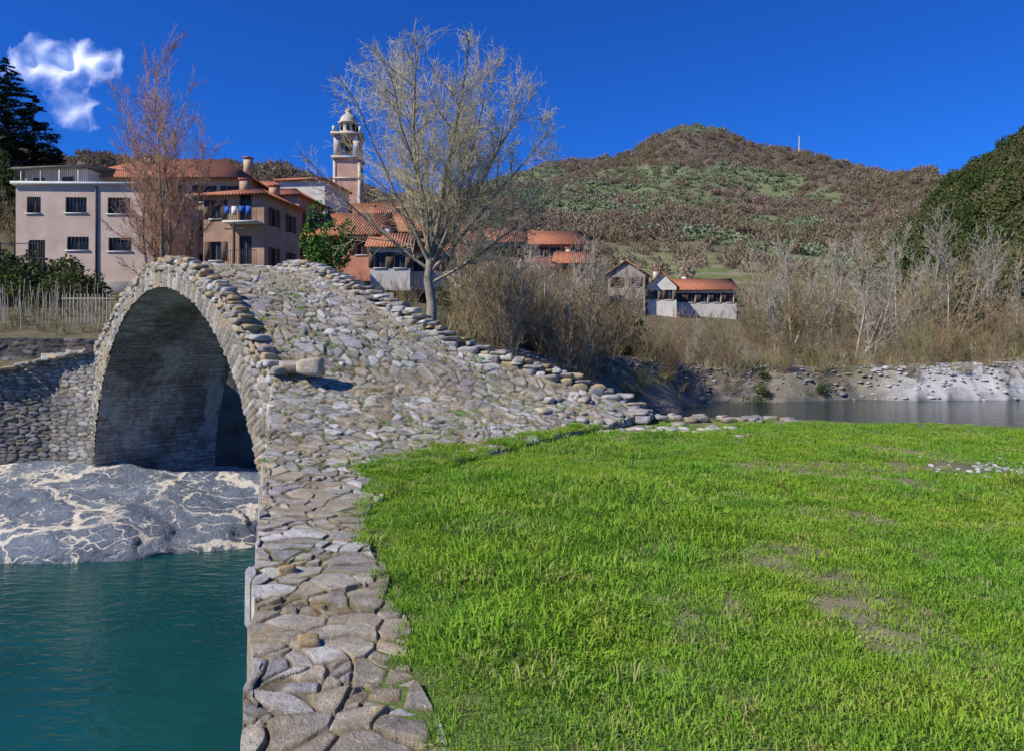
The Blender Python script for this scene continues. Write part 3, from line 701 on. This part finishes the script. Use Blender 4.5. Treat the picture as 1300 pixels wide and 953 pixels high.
n=30000;px=-150+rng.random(n)*1700;D=150*(690/150)**(rng.random(n)**.62);x=X(px,D);z,_,_,_,_,_=terr(x,D,True)
py=420-(z-1.7)/D*900
inol=olivem(x,D,px,py)
ol=inol&(rng.random(n)<.85)|(rng.random(n)<.04)
field=(D<225)&(px>740)&(px<1090)&(rng.random(n)<.85)
kp=~field&~((px<500)&(D<190));x,D,z,ol,px=x[kp],D[kp],z[kp],ol[kp],px[kp]
ix=np.where(ol,rng.integers(3,5,len(x)),rng.integers(0,3,len(x)))
scatter('hillside_forest',wt_,np.stack([x,D,z-.9],1),rz(len(x)),(.5+.5*rng.random(len(x)))*(1+.25*sst(300,600,D)),ix)
gb_=[mk('o',*leafblob(430+k,800,(1.5,1.5,1.6),.14),M_oak,do_link=False) for k in range(2)]
pts=[];band(26,560,780,45,100,.5,1.2);band(30,940,1300,75,115,.6,1.3);band(14,-50,120,38,48,.5,1.1);band(26,-60,120,66,100,1.,1.8);band(8,430,470,36,44,.4,.6);band(10,470,640,60,100,.8,1.2);band(12,640,1100,48,60,.3,.6)
for px_k,D_k,s_k in[(1235,70,2.0),(720,46,1.)]: pts.append((X(px_k,D_k),D_k,s_k))
pts=np.array(pts);bz=terr(pts[:,0],pts[:,1])
scatter('green_bushes',gb_,np.stack([pts[:,0],pts[:,1],bz-.1],1),rz(len(pts)),pts[:,2])
e_=empty('evergreen_tree',(X(408,40),40,3.0))
V,F=segmesh([(np.array([0,0,-.5]),np.array([.1,0,1.5]),.14,.11),(np.array([.1,0,1.5]),np.array([0,0,3.5]),.11,.05)],8);mk('trunk',V,F,M_bark,None,True,e_)
M_lau=mat2('laurel_leaves',(.05,.12,.02),(.13,.24,.04),ns=2,bst=0)
V,F=leafblob(600,6000,(1.15,1.15,2.2),.085,14);V[:,2]+=1.5;mk('crown',V,F,M_lau,None,False,e_)
V,F=leafblob(601,9000,(2.6,1.2,1.9),.1,16);V+=np.array([X(20,45),45,3.6]);mk('hedge',V,F,mat2('hedge_leaves',(.03,.06,.016),(.07,.12,.03),ns=2,bst=0))
M_ced=mat2('cedar_needles',(.018,.04,.018),(.05,.085,.04),ns=.6,bst=0)
def cedar(name,px,D,h,w,seed):
    r=np.random.default_rng(seed);x=X(px,D);z=float(terr(np.array([x]),np.array([float(D)]))[0])-.5
    e_=empty(name,(x,D,z));sg=[(np.array([0,0,0.]),np.array([0,0,h*.5]),h*.02,h*.014),(np.array([0,0,h*.5]),np.array([0,0,h]),h*.014,.02)]
    Vs=[]
    zz=h*.12
    while zz<h*.99:
        t=zz/h;L_=w*(1-t)**.75*r.uniform(.6,1.15)+.3
        for j in range(3):
            a=r.random()*6.28;dr=np.array([math.cos(a),math.sin(a),r.uniform(-.05,.3)])
            p1=np.array([0,0,zz])+dr*L_;sg.append((np.array([0,0,zz]),p1,.05,.015))
            n=int(60*L_/2)+20;u=r.random(n)**.7;c=np.array([0,0,zz])+dr*L_*u[:,None]+r.normal(0,1,(n,3))*np.array([.28,.28,.1])*(L_*.35)
            c[:,2]-=.12*u*L_
            q1=r.normal(0,1,(n,3))*np.array([1,1,.3]);q1/=np.linalg.norm(q1,axis=1,keepdims=True);q2=np.cross(q1,np.array([0,0,1.])+r.normal(0,.3,(n,3)))
            s=.22*r.uniform(.6,1.3,n)[:,None];Vs.append(np.stack([c-q1*s,c-q2*s*.5,c+q1*s,c+q2*s*.5],1))
        zz+=h*.028
    V,F=segmesh(sg,5);mk('trunk_and_limbs',V,F,M_bark,None,True,e_)
    V=np.concatenate([q.reshape(-1,3) for q in Vs]);mk('needles',V,np.arange(len(V)).reshape(-1,4),M_ced,None,False,e_)
cedar('cedar_tree',8,92,14,5.5,1);cedar('cedar_tree',42,96,12,5.,2);cedar('cedar_tree',72,92,8.5,4.2,3);cedar('cedar_tree',-25,88,18,5,4);cedar('cypress_tree',122,92,10,1.3,5)

# ---------------- buildings
class Bld:
    def __init__(s,name,loc,rzv=0): s.e=empty(name,loc,rzv);s.p={}
    def add(s,part,mat,V,F):
        if part not in s.p: s.p[part]=[mat,[],[]]
        q=s.p[part];o=len(q[1]);q[1]+=[tuple(v) for v in V];q[2]+=[tuple(i+o for i in f) for f in F]
    def box(s,part,mat,x0,x1,y0,y1,z0,z1):
        V=[(x0,y0,z0),(x1,y0,z0),(x1,y1,z0),(x0,y1,z0),(x0,y0,z1),(x1,y0,z1),(x1,y1,z1),(x0,y1,z1)]
        s.add(part,mat,V,[(0,3,2,1),(4,5,6,7),(0,1,5,4),(1,2,6,5),(2,3,7,6),(3,0,4,7)])
    def facade(s,mat,o,u,nv,Wd,H_,ops,shut=None,sill=True):
        o=np.array(o,float);u=np.array(u,float);nv=np.array(nv,float);zz=np.array([0,0,1.])
        def P_(a,c,dpt=0): return tuple(o+u*a+zz*c-nv*dpt)
        xs=sorted({0,Wd,*[q[0] for q in ops],*[q[0]+q[2] for q in ops]});zs=sorted({0,H_,*[q[1] for q in ops],*[q[1]+q[3] for q in ops]})
        for a0,a1 in zip(xs,xs[1:]):
            for c0,c1 in zip(zs,zs[1:]):
                mxx,mz=(a0+a1)/2,(c0+c1)/2
                if any(q[0]<mxx<q[0]+q[2] and q[1]<mz<q[1]+q[3] for q in ops): continue
                s.add('walls',mat,[P_(a0,c0),P_(a1,c0),P_(a1,c1),P_(a0,c1)],[(0,1,2,3)])
        for q in ops:
            a0,c0,w,h=q[:4];a1=a0+w;c1=c0+h;dp=.2
            s.add('reveals',mat,[P_(a0,c0),P_(a1,c0),P_(a1,c1),P_(a0,c1),P_(a0,c0,dp),P_(a1,c0,dp),P_(a1,c1,dp),P_(a0,c1,dp)],[(0,4,5,1),(1,5,6,2),(2,6,7,3),(3,7,4,0)])
            s.add('window_panes',M_glass,[P_(a0,c0,dp-.01),P_(a1,c0,dp-.01),P_(a1,c1,dp-.01),P_(a0,c1,dp-.01)],[(0,1,2,3)])
            fr=.05
            for (b0,b1,e0,e1) in[(a0,a0+fr,c0,c1),(a1-fr,a1,c0,c1),(a0+fr,a1-fr,c0,c0+fr),(a0+fr,a1-fr,c1-fr,c1),((a0+a1)/2-fr/2,(a0+a1)/2+fr/2,c0+fr,c1-fr)]:
                s.add('window_frames',M_frame,[P_(b0,e0,dp-.05),P_(b1,e0,dp-.05),P_(b1,e1,dp-.05),P_(b0,e1,dp-.05)],[(0,1,2,3)])
            if sill:
                V=[P_(a0-.1,c0-.08,-.08),P_(a1+.1,c0-.08,-.08),P_(a1+.1,c0,-.08),P_(a0-.1,c0,-.08),P_(a0-.1,c0-.08,.0),P_(a1+.1,c0-.08,.0),P_(a1+.1,c0,.0),P_(a0-.1,c0,.0)]
                s.add('sills',M_white,V,[(0,1,2,3),(0,4,5,1),(3,2,6,7),(0,3,7,4),(1,5,6,2)])
            if shut is not None and (len(q)<5 or q[4]):
                for b0,b1 in((a0-w*.5-.02,a0-.02),(a1+.02,a1+w*.5+.02)):
                    V=[P_(b0,c0,-.05),P_(b1,c0,-.05),P_(b1,c1,-.05),P_(b0,c1,-.05),P_(b0,c0,0),P_(b1,c0,0),P_(b1,c1,0),P_(b0,c1,0)]
                    s.add('shutters',shut,V,[(0,1,2,3),(0,4,5,1),(3,2,6,7),(0,3,7,4),(1,5,6,2)])
    def shell(s,mat,Wd,Dp,H_,front=(),left=(),right=(),shut=None):
        s.facade(mat,(0,0,0),(1,0,0),(0,-1,0),Wd,H_,list(front),shut)
        s.facade(mat,(0,Dp,0),(0,-1,0),(-1,0,0),Dp,H_,list(left),shut)
        s.facade(mat,(Wd,0,0),(0,1,0),(1,0,0),Dp,H_,list(right),shut)
        s.facade(mat,(Wd,Dp,0),(-1,0,0),(0,1,0),Wd,H_,[])
    def slab(s,part,mat,q,th=.15):
        q=[np.array(v,float) for v in q];k=len(q)
        V=[tuple(v) for v in q]+[tuple(v-np.array([0,0,th])) for v in q]
        F=[tuple(range(k)),tuple(range(2*k-1,k-1,-1))]+[(i,i+k,(i+1)%k+k,(i+1)%k) for i in range(k)]
        s.add(part,mat,V,F)
    def gable(s,mat,Wd,Dp,H_,rise,ov=.45,axis='x',wall=None,hip=0):
        if axis=='x':
            a=(hip,Dp/2,H_+rise);b=(Wd-hip,Dp/2,H_+rise);e=rise/(Dp/2)*ov
            if not hip: a=(-ov,Dp/2,H_+rise);b=(Wd+ov,Dp/2,H_+rise)
            A0,A1,A2,A3=(-ov,-ov,H_-e),(Wd+ov,-ov,H_-e),(Wd+ov,Dp+ov,H_-e),(-ov,Dp+ov,H_-e)
            s.slab('roof',mat,[A0,A1,b,a]);s.slab('roof_back',mat,[A2,A3,a,b])
            if hip: s.slab('roof_hips',mat,[A1,A2,b]);s.slab('roof_hips',mat,[A3,A0,a])
            elif wall: 
                for xx in(0,Wd): s.add('gables',wall,[(xx,0,H_-.002),(xx,Dp,H_-.002),(xx,Dp/2,H_+rise-.16)],[(0,1,2)])
        else:
            e=rise/(Wd/2)*ov;a=(Wd/2,-ov,H_+rise);b=(Wd/2,Dp+ov,H_+rise)
            s.slab('roof',mat,[(-ov,-ov,H_-e),a,b,(-ov,Dp+ov,H_-e)]);s.slab('roof_right',mat,[a,(Wd+ov,-ov,H_-e),(Wd+ov,Dp+ov,H_-e),b])
            if wall:
                for yy in(0,Dp): s.add('gables',wall,[(0,yy,H_-.002),(Wd,yy,H_-.002),(Wd/2,yy,H_+rise-.16)],[(0,1,2)])
    def chimney(s,mat,x,y,z,h=1.1): s.box('chimney',mat,x-.3,x+.3,y-.3,y+.3,z,z+h);s.box('chimney_cap',M_roof,x-.38,x+.38,y-.38,y+.38,z+h+.003,z+h+.1)
    def rail(s,x0,x1,y,z,h=1.,step=.14):
        s.box('railing',M_iron,x0,x1,y-.02,y+.02,z+h-.04,z+h);x=x0
        while x<x1: s.box('railing',M_iron,x,x+.025,y-.012,y+.012,z,z+h-.04);x+=step
    def balcony(s,x0,x1,z): s.box('balcony_slab',M_white,x0,x1,-1.05,-.003,z-.14,z);s.rail(x0,x1,-1.,z)
    def done(s):
        for part,(mat,V,F) in s.p.items():
            by={}
            for f in F: by.setdefault(len(f),[]).append(f)
            mk(part,V,[np.array(x) for x in by.values()],mat,None,False,s.e)
def stucco(n,a,b): return mat2(n,a,b,ns=.7,bs=12,bst=.25)
S_pink=stucco('pink_stucco',(.56,.42,.31),(.74,.58,.45));S_beige=stucco('beige_stucco',(.48,.34,.21),(.64,.49,.33));S_brown=stucco('ochre_stucco',(.36,.22,.14),(.54,.36,.24))
S_white=stucco('pale_stucco',(.60,.55,.47),(.76,.72,.64));S_red=stucco('red_stucco',(.46,.19,.13),(.56,.27,.18));S_grey=stucco('grey_render',(.27,.24,.21),(.46,.42,.36))
B=Bld('pink_house',(X(20,50),50,3.3),math.radians(3))
fr=[(.75,6.7,.95,1.15,0),(3.4,6.75,1.45,1.1,0),(6.3,6.7,1.55,1.15,0),(3.5,4.1,1.5,.95,0),(6.35,4.05,1.6,.95,0),(.9,2.9,1.1,1.9,0)]
B.shell(S_pink,9.5,8,8.7,fr,left=[(2,6.5,1,1.2,0)])
B.box('terrace_slab',M_white,-.25,9.75,-.25,8.2,8.703,8.9);B.rail(0,9.4,-.1,8.9,.9)
B.box('plinth',S_grey,-.06,9.56,-.06,-.003,0,1.9)
for q in fr:
    for k in range(6): B.box('window_grilles',M_iron,q[0]+q[2]*k/6+.06,q[0]+q[2]*k/6+.09,-.04,-.02,q[1],q[1]+q[3])
B.box('downpipe',M_iron,5.5,5.6,-.12,-.02,1.95,8.6)
B.done()
B=Bld('terrace_house',(X(26,56),56.5,12.),0)
B.shell(S_white,5.,5,2.6,[(.6,.6,1,1.3,0),(2.9,.3,1,1.7,0)])
B.slab('roof',mat2('slate',(.12,.11,.1),(.2,.18,.16)),[(-.5,-.9,2.5),(5.5,-.9,2.75),(5.5,5.4,3.6),(-.5,5.4,3.3)])
for k in range(4): B.box('porch_posts',M_white,.2+1.5*k,.3+1.5*k,-.8,-.7,.0,2.35)
B.done()
B=Bld('beige_house',(X(100,58),58.6,3.5),math.radians(2))
fr=[]
for xx in[1,3.8,6.6,9.4,11.7]:
    for zz in[8.9]+([6.0,3.2] if xx>6 else []): fr.append((xx,zz,.95,1.35))
B.shell(S_beige,13.4,8,11.2,fr,shut=M_shut);B.gable(M_roof,13.4,8,11.2,2.2,.6,'x',hip=3.2);B.chimney(S_beige,4,3,12.2);B.chimney(S_beige,10,5,12.2);B.chimney(S_beige,12.8,2,11.5,1.5)
B.done()
B=Bld('ochre_house',(X(262,50),49.5,3.3),math.radians(-5))
fr=[(.5,6.2,.8,1.3),(2.6,6.0,.9,1.9,0),(.5,3.3,.8,1.3),(2.6,3.0,.9,2.0,0),(.8,.5,1.1,1.9,0)]
B.shell(S_brown,4.4,6.5,8.0,fr,right=[(1.2,5.8,.9,1.3),(4.2,5.8,.9,1.3),(1.2,3,.9,1.3),(4.2,3,.9,1.3)],shut=M_shut);B.gable(M_roof,4.4,6.5,8.0,.9,.5,'x',hip=1.6);B.balcony(1.9,4.3,2.9);B.balcony(1.9,4.3,5.9);B.chimney(S_brown,1.6,3,8.4);B.chimney(S_brown,3.4,4,8.4,.8)
M_cl=mat2('blue_cloth',(.03,.10,.42),(.06,.16,.55),bst=.2);M_cl2=mat2('white_cloth',(.6,.6,.62),(.7,.7,.7),bst=.2)
for k,(mm,h_) in enumerate([(M_cl,.5),(M_cl2,.6),(M_cl,.4),(M_cl,.55)]): B.box('laundry_%s'%('white' if mm is M_cl2 else 'blue'),mm,2.1+k*.5,2.45+k*.5,-1.1,-1.07,6.85-h_,6.85)
B.done()
B=Bld('brown_townhouse',(X(318,60),60,4),math.radians(-4))
B.shell(S_brown,4.2,6,9.3,[(.5+1.3*a,1.2+2.7*b_,.7,1.3) for a in range(3) for b_ in range(3)],right=[(1.2,6.5,.9,1.3),(4.2,6.5,.9,1.3)],shut=M_shut);B.gable(M_roof,4.2,6,9.3,1.,.4,'x',hip=1.4);B.done()
B=Bld('pale_townhouse',(X(354,72),72,4.5),math.radians(-6))
B.shell(S_white,4.8,7,12.6,[(.6+1.4*a,3.+2.8*b_,.75,1.3) for a in range(3) for b_ in range(3)],right=[(1.5,8.6,1,1.3),(4.5,8.6,1,1.3)],shut=M_shut);B.gable(M_roof,4.8,7,12.6,.9,.4,'x',hip=1.6);B.done()
B=Bld('grey_townhouse',(X(300,76),78,5),0)
B.shell(S_beige,5.,8,12.6,[(.8+1.5*a,8,.75,1.3) for a in range(3)],shut=M_shut);B.gable(M_roof,5,8,12.6,1.4,.4,'x',S_beige);B.done()
B=Bld('church',(X(385,90),90,7),math.radians(-4))
B.shell(S_beige,13.5,11,7.8,[(1.5+3*a,4.5,1.,2,0) for a in range(4)]);B.gable(M_roof,13.5,11,7.8,4.0,.5,'x',S_beige)
B.box('apse',S_red,3.2,6.8,-2.2,-.003,0,6);B.slab('apse_roof',M_roof,[(3,-2.5,5.9),(7,-2.5,5.9),(7,.0,7.6),(3,.0,7.6)]);B.done()
B=Bld('bell_tower',(X(440,104)-1.9,104,8.8),math.radians(6))
S_tow=stucco('tower_stucco',(.58,.34,.23),(.76,.50,.36));S_q=stucco('tower_stone',(.50,.43,.33),(.70,.62,.50))
w=3.8;z1=18.2
B.shell(S_tow,w,w,z1,[(1.5,12.2,.7,1.2,0)])
for xx in(-.08,w-.3): 
    for yy in(-.08,w-.3): B.box('quoins',S_q,xx,xx+.38,yy,yy+.38,0,z1-.01)
def cor(z,o,h=.3): B.box('cornices',S_q,-o,w+o,-o,w+o,z,z+h)
cor(10.2,.18);cor(15.2,.15,.2);cor(z1,.35)
z2=z1+.3
for xx in(0,w-.95):
    for yy in(0,w-.95): B.box('belfry_piers',S_q,xx,xx+.95,yy,yy+.95,z2+.002,z2+3.2)
for (ox,oy,ux,uy) in[(.95,.0,1,0),(.95,w-.3,1,0),(0,.95,0,1),(w-.3,.95,0,1)]:
    r_=(w-1.9)/2;zc=z2+1.9;V=[];F=[]
    for k in range(13):
        a=math.pi*k/12;xx=r_-r_*math.cos(a);zz=zc+min(r_*math.sin(a),1.25)
        for dd_ in(0,.3):
            bx=ox+ux*xx+(uy*dd_);by=oy+uy*xx+(ux*dd_)
            V+= [(bx,by,zz),(bx,by,z2+3.2)]
    for k in range(12):
        o=4*k;F+=[(o,o+4,o+5,o+1),(o+2,o+3,o+7,o+6),(o,o+2,o+6,o+4)]
    B.add('belfry_arches',S_q,V,F)
B.box('bells',M_iron,w/2-.5,w/2+.5,w/2-.5,w/2+.5,z2+.8,z2+2.4)
z3=z2+3.2;cor(z3,.4)
def lathe(part,mat,prof,n=8,rot=math.pi/8):
    V=[];F=[]
    for r_,z_ in prof:
        for k in range(n): a=rot+2*math.pi*k/n;V.append((w/2+r_*math.cos(a),w/2+r_*math.sin(a),z_))
    for j in range(len(prof)-1):
        for k in range(n): F.append((j*n+k,j*n+(k+1)%n,(j+1)*n+(k+1)%n,(j+1)*n+k))
    B.add(part,mat,V,F)
z4=z3+.303
lathe('lantern',S_q,[(1.5,z4),(1.5,z4+.4),(1.3,z4+.45),(1.3,z4+1.7),(1.6,z4+1.75),(1.6,z4+1.95),(1.2,z4+2.)])
for k in range(8):
    a=k*math.pi/4;cx_,cy_=w/2+1.25*math.cos(a),w/2+1.25*math.sin(a);B.box('lantern_openings',M_glass,cx_-.2,cx_+.2,cy_-.2,cy_+.2,z4+.65,z4+1.45)
lathe('dome',S_q,[(1.3,z4+2),(1.25,z4+2.4),(.95,z4+2.9),(.5,z4+3.25),(.4,z4+3.5),(.5,z4+3.7),(.28,z4+4.0),(.07,z4+4.2),(.04,z4+4.8)],16,0)
for xx in(0,w):
    for yy in(0,w): B.box('pinnacles',S_q,xx-.2,xx+.2,yy-.2,yy+.2,z4,z4+.9)
B.done()
def house(name,px0,px1,D,pyb,pye,pyr,wall,dp=7,rot=0,ax='x',nw=3,rows=1,shut=M_shut,hip=0):
    x0=X(px0,D);w_=X(px1,D)-x0;zb=Z(pyb,D)-1.5;h_=Z(pye,D)-zb
    B=Bld(name,(x0,D,zb),math.radians(rot))
    sp=w_/nw;ops=[(sp*(k+.5)-.45,h_-1.9-2.8*j,.9,1.25) for k in range(nw) for j in range(rows) if h_-1.9-2.8*j>.3]
    B.shell(wall,w_,dp,h_,ops,right=[(dp/2-.5,h_-1.9,.9,1.2)],left=[(dp/2-.5,h_-1.9,.9,1.2)],shut=shut)
    ri=(Z(pyr,D+dp/2)-zb-h_);B.gable(M_roof,w_,dp,h_,max(ri,.6),.4,ax,wall,hip)
    B.chimney(wall,w_*.3,dp*.6,h_+max(ri,.6)*.5,1.2);B.done()
house('red_roof_house',478,555,66,330,292,272,S_beige,9,-5,nw=4)
house('red_roof_house',548,612,72,330,303,286,S_pink,8,8,nw=3)
house('red_roof_house',600,662,78,335,306,291,S_beige,8,-4,nw=3)
house('low_house',378,478,60,335,296,272,S_red,8,-6,nw=3)
house('row_house',470,520,57,345,310,296,S_white,6,4,nw=2)
house('row_house',520,585,59,345,316,303,S_pink,6,-6,nw=3)
house('row_house',455,500,80,320,278,264,S_pink,7,5,nw=2)
house('row_house',388,425,84,320,262,250,S_white,7,-4,nw=2,rows=2)
house('red_house',662,742,100,345,308,293,S_red,9,5,nw=5,rows=2)
house('beige_cottage',705,752,84,350,332,320,S_beige,6,-8,nw=2)
house('stone_barn',772,818,92,388,346,334,S_grey,7,-15,'y',2,2)
house('white_farmhouse',822,858,92,392,362,347,S_white,6,-10,'y',2,2)
house('white_farmhouse',854,935,96,392,366,354,S_white,7,0,nw=5,rows=1)

wallstrip('garden_wall',[(-34,24),(-22,25.6),(-15.5,26.2),(-13.5,27.5)],[2.0,1.5,1.4,1.2],[-1]*4,1,120,M_wall,None,size=.2,res=.06,gain=.5)
segs=[]
for k in range(75):
    D=random.uniform(29,37);x=X(random.uniform(-20,135),D);z=float(terr(np.array([x]),np.array([D]))[0])
    segs.append((np.array([x,D,z-.1]),np.array([x+random.gauss(0,.12),D+random.gauss(0,.1),z+random.uniform(.8,1.7)]),.018,.014))
for k in range(14):
    D=31.;x=X(80,D)+k*.16;segs.append((np.array([x,D,2.0]),np.array([x,D,3.3]),.025,.025))
segs.append((np.array([X(78,31),31,3.1]),np.array([X(80,31)+2.3,31,3.1]),.03,.03))
V,F=segmesh(segs,5);mk('garden_stakes',V,F,M_brt)
segs=[]
for k in range(4): x=X(0,44)+k*.9;segs.append((np.array([x,44,3.5]),np.array([x,44,7.2]),.05,.05))
for h_ in(5.2,6.2,7.1): segs.append((np.array([X(-5,44),44,h_]),np.array([X(50,44),44,h_]),.03,.03))
V,F=segmesh(segs,5);mk('garden_pergola',V,F,M_iron)
wallstrip('riverside_wall',[(-20,38),(-12,37),(-6,36)],[4.6,4.5,3.6],[1.5,1.5,1.],1,121,M_wall,None,size=.2,res=.08)
V,F=segmesh([(np.array([0,0,-1.]),np.array([0,0,3.6]),.09,.07),(np.array([-.5,0,3.3]),np.array([.5,0,3.3]),.04,.04)],8)
o=mk('wooden_pole',V,F,M_shut);o.location=(X(297,39),39,4)
D=600;x=X(1015,D);z=float(terr(np.array([x]),np.array([float(D)]))[0])
sg=[]
def mc(q,t_): return np.array([math.cos(q*2.09),math.sin(q*2.09),0])*1.2*(1-.7*t_)+np.array([0,0,17*t_])
for a in range(3): sg.append((mc(a,0),mc(a,1),.25,.2))
for k in range(7): 
    for a in range(3): sg.append((mc(a,k/7),mc(a+1,(k+1)/7),.12,.12))
V,F=segmesh(sg,4);o=mk('radio_mast',V,F,M_white);o.location=(x,D,z)
its=[]
for k in range(900):
    right=random.random()<.5
    px_k=random.uniform(1100,1330) if right else random.uniform(640,1120);D_k=np.interp(px_k,[640,740,880,1000,1320],[35,41,50.5,52,54])+random.gauss(0,2.2 if right else 1.0)
    x=X(px_k,D_k);z=float(terr(np.array([x]),np.array([D_k]))[0])
    if z<-3.4: continue
    s=random.uniform(.05,.16)*(2.2 if random.random()<.05 else 1);l=random.uniform(1.,1.5) if right else random.uniform(.5,1.1)
    its.append(((x,D_k,max(z,-3.2)+s*.05),(s*random.uniform(1,1.8),s,s*.5),random.random()*3,np.array([.36,.34,.32])*l))
rocks('river_stones',its,M_rock,None,I2)
its=[]
for k in range(160):
    x=6.3+random.gauss(0,.6);y=8.6+random.gauss(0,.35);s=random.uniform(.01,.035)
    its.append(((x,y,float(surf(np.array([x]),np.array([y]))[0])+.005),(s*1.4,s,s*.6),random.random()*3,np.array([.45,.43,.4])*random.uniform(.7,1.3)))
for k in range(70):
    x=2.2+random.gauss(0,.9);y=12.3+random.gauss(0,.4);s=random.uniform(.05,.12)
    its.append(((x,y,float(surf(np.array([x]),np.array([y]))[0])-.01),(s*1.3,s,s*.45),random.random()*3,rc()))
rocks('gravel_patch',its,M_rock,None,I2)

# ---------------- cloud
m,nt,out=newmat('cloud_mat')
tc=N(nt,'ShaderNodeTexCoord').outputs['Object']
df=N(nt,'ShaderNodeBsdfDiffuse');df.inputs[0].default_value=(.95,.95,.95,1);tl=N(nt,'ShaderNodeBsdfTranslucent');tl.inputs[0].default_value=(.95,.95,.95,1)
ad=N(nt,'ShaderNodeAddShader');nt.links.new(df.outputs[0],ad.inputs[0]);nt.links.new(tl.outputs[0],ad.inputs[1])
at=N(nt,'ShaderNodeAttribute',attribute_name='Col')
n=noise(nt,tc,.022,7,.6);ma=N(nt,'ShaderNodeMath',operation='MULTIPLY_ADD');nt.links.new(n.outputs[0],ma.inputs[0]);ma.inputs[1].default_value=2.2
nt.links.new(at.outputs['Fac'],ma.inputs[2])
mr=N(nt,'ShaderNodeMapRange');mr.inputs['From Min'].default_value=1.15;mr.inputs['From Max'].default_value=1.95;nt.links.new(ma.outputs[0],mr.inputs['Value'])
tp=N(nt,'ShaderNodeBsdfTransparent');x_=N(nt,'ShaderNodeMixShader');nt.links.new(mr.outputs[0],x_.inputs[0]);nt.links.new(tp.outputs[0],x_.inputs[1]);nt.links.new(ad.outputs[0],x_.inputs[2]);nt.links.new(x_.outputs[0],out.inputs[0])
D=900.;a_,b__=np.meshgrid(np.linspace(-60,190,60),np.linspace(10,190,45),indexing='ij')
den=np.maximum(1-np.hypot((a_-70)/85,(b__-78)/36),1-np.hypot((a_-88)/34,(b__-140)/28)*1.05);den=np.maximum(den,1-np.hypot((a_-115)/42,(b__-80)/30));den=np.maximum(den,.8-np.hypot((a_-65)/40,(b__-60)/22));den=np.clip(den,-.6,1)
V=np.stack([X(a_,D),D+20*vn(a_/20,b__/20,3),Z(b__,D)],-1)
mk('cloud',V,gridF(60,45),m,np.stack([den]*3,-1),True)

# ---------------- light
az=math.atan2(-.86,-.51);el=math.radians(42)
sv=Vector((math.sin(az)*math.cos(el),math.cos(az)*math.cos(el),math.sin(el)))
sd=bpy.data.lights.new('sun','SUN');sd.energy=5.0;sd.angle=math.radians(.53);sd.color=(1,.95,.86)
so=bpy.data.objects.new('sun',sd);so.rotation_euler=sv.to_track_quat('Z','Y').to_euler();link(so)
wd=bpy.data.worlds.new('World');scene.world=wd;wd.use_nodes=True;nt=wd.node_tree
bg=nt.nodes['Background'];sk=nt.nodes.new('ShaderNodeTexSky');sk.sky_type='NISHITA';sk.sun_disc=False;sk.sun_elevation=el;sk.sun_rotation=az;sk.air_density=1.;sk.dust_density=0.;sk.ozone_density=4.;sk.altitude=600
c=mixc(nt,'MULTIPLY',1.,sk.outputs[0],(.12,.54,1.42))
nt.links.new(c,bg.inputs[0]);bg.inputs[1].default_value=.098
cd=bpy.data.cameras.new('camera');cd.sensor_width=36;cd.lens=36*900/1300;cd.shift_y=-56.5/1300;cd.clip_end=8000;cd.clip_start=.05
co=bpy.data.objects.new('camera',cd);co.location=(0,0,CH);co.rotation_euler=(math.pi/2,0,0);link(co);scene.camera=co
scene.view_settings.view_transform='Standard';scene.view_settings.look='None';scene.view_settings.exposure=0
